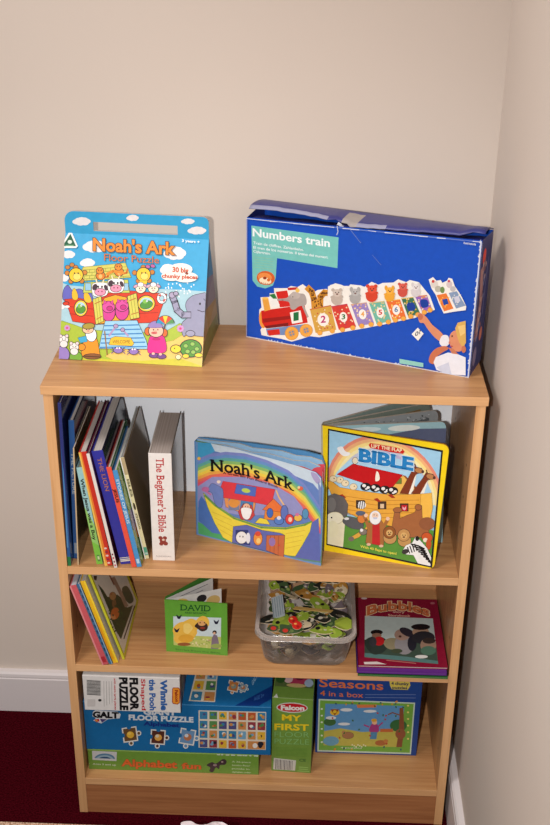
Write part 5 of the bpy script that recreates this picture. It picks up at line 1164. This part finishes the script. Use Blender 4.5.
A.ell(110, 300, 34, 20, (110, 170, 200)); A.ell(105, 220, 26, 16, (60, 110, 60)); A.ell(395, 235, 36, 26, (50, 110, 60)); A.poly([(400, 160), (416, 160), (420, 250), (410, 326), (386, 326), (398, 250)], (140, 84, 54)); A.ell(404, 270, 22, 22, (150, 90, 60)); A.line([(400, 190), (370, 180), (352, 188)], 5, (140, 84, 54))
A.poly([(218, 146), (304, 146), (300, 158), (222, 160)], (226, 130, 80)); A.ell(126, 178, 20, 14, (236, 190, 50)); A.poly([(108, 166), (144, 166), (126, 192)], (150, 60, 40)); A.ell(126, 176, 8, 7, (240, 200, 60))
for x, y, a_, b_ in ((175, 168, 26, 7), (110, 202, 22, 7), (275, 174, 28, 6), (165, 228, 26, 6)): A.ell(x, y, a_, b_, (230, 234, 236))
A.poly([(272, 260), (280, 230), (300, 226), (312, 240), (308, 264)], (170, 60, 130), sm=True); A.ell(294, 220, 11, 11, (240, 190, 150)); A.ell(292, 212, 12, 7, (226, 170, 60)); A.poly([(278, 262), (306, 262), (302, 292), (274, 292)], (80, 140, 180)); A.line([(270, 240), (250, 232)], 6, (170, 60, 130)); A.line([(310, 238), (328, 222)], 6, (170, 60, 130))
A.ell(182, 276, 24, 14, (170, 120, 80), ow=1); A.ell(164, 264, 9, 8, (190, 140, 90)); A.ell(320, 308, 24, 12, (180, 110, 60)); A.ell(342, 300, 10, 8, (200, 130, 70)); A.rect(318, 248, 372, 262, (200, 110, 60))
rd = random.Random(13)
for i in range(34): A.ell(rd.uniform(70, 440), rd.choice((rd.uniform(132, 146), rd.uniform(322, 342))) if i % 2 else rd.uniform(150, 320), 5, 3.5, ((60, 110, 50), (220, 150, 60), (190, 60, 50), (60, 90, 110))[i % 4], rot=rd.uniform(0, 180), n=7)
for i in range(12): A.ell(71 if i % 2 else 436, 150+i*14, 5, 4, ((240, 220, 120), (230, 240, 220))[i % 2], n=7)
for i in range(8): A.ell(200+i*8, 316+(i % 3)*4, 3.5, 3, (240, 240, 200), n=7)
A.text('4 puzzles', (150, 330), (240, 332), 6, (236, 236, 220))
A.done(t, 'box_print', 'box_lettering')

# ================================================================ FOREGROUND TABLE
ZTB = .300
tm, N, L, B = new_mat('speckled_beige_board'); tc = N.new('ShaderNodeTexCoord'); n = N.new('ShaderNodeTexNoise'); n.inputs['Scale'].default_value = 320; n.inputs['Detail'].default_value = 2; L.new(tc.outputs['Object'], n.inputs['Vector'])
r = N.new('ShaderNodeValToRGB'); r.color_ramp.elements[0].position = .4; r.color_ramp.elements[1].position = .62; r.color_ramp.elements[0].color = (.25, .13, .07, 1); r.color_ramp.elements[1].color = (.62, .44, .32, 1); L.new(n.outputs['Fac'], r.inputs[0]); L.new(r.outputs[0], B.inputs['Base Color']); B.inputs['Roughness'].default_value = .6
t = thing('low_table', (-.40, -.62, 0), 'low table with a speckled beige top, only its far edge showing below the bookcase', 'table')
m = MB(); m.box((-.85, -.95, ZTB-.02), (.12, -.312, ZTB), tm); m.build('tabletop', t, bevel=.002)
for x in (-.80, .07):
    for y in (-.9, -.36):
        m = MB(); m.hexa([V((x-.016, y-.016, 0)), V((x+.016, y-.016, 0)), V((x+.016, y+.016, 0)), V((x-.016, y+.016, 0)), V((x-.022, y-.022, ZTB-.02)), V((x+.022, y-.022, ZTB-.02)), V((x+.022, y+.022, ZTB-.02)), V((x-.022, y+.022, ZTB-.02))], wz); m.build('leg', t)
rd = random.Random(17); g_ = []
nn = 26
for i in range(nn):
    row = []
    for j in range(nn):
        u, v = i/(nn-1)*2-1, j/(nn-1)*2-1; r_ = max(0, 1-(u*u+v*v)*.62)
        z = .002+.020*r_*(.55+.45*math.sin(u*5+v*3))*(.6+.4*math.cos(v*7-u*4))+.003*math.sin(u*17+v*13)*r_+rd.uniform(0, .0015)
        row.append(V((-.066+u*.052+.006*math.sin(v*5), -.350+v*.045+.006*math.sin(u*6), ZTB+max(.0008, z))))
    g_.append(row)
m = MB(); m.grid(g_, pr(226, 214, 218, rough=.8)); o = m.build('tissue', None, smooth=True); 
# put the origin at the tissue's own base
c = V((-.066, -.355, ZTB)); o.data.transform(Matrix.Translation(-c)); o.location = c
tag(o, 'crumpled white tissue on the low table at the bottom edge of the picture', 'tissue')
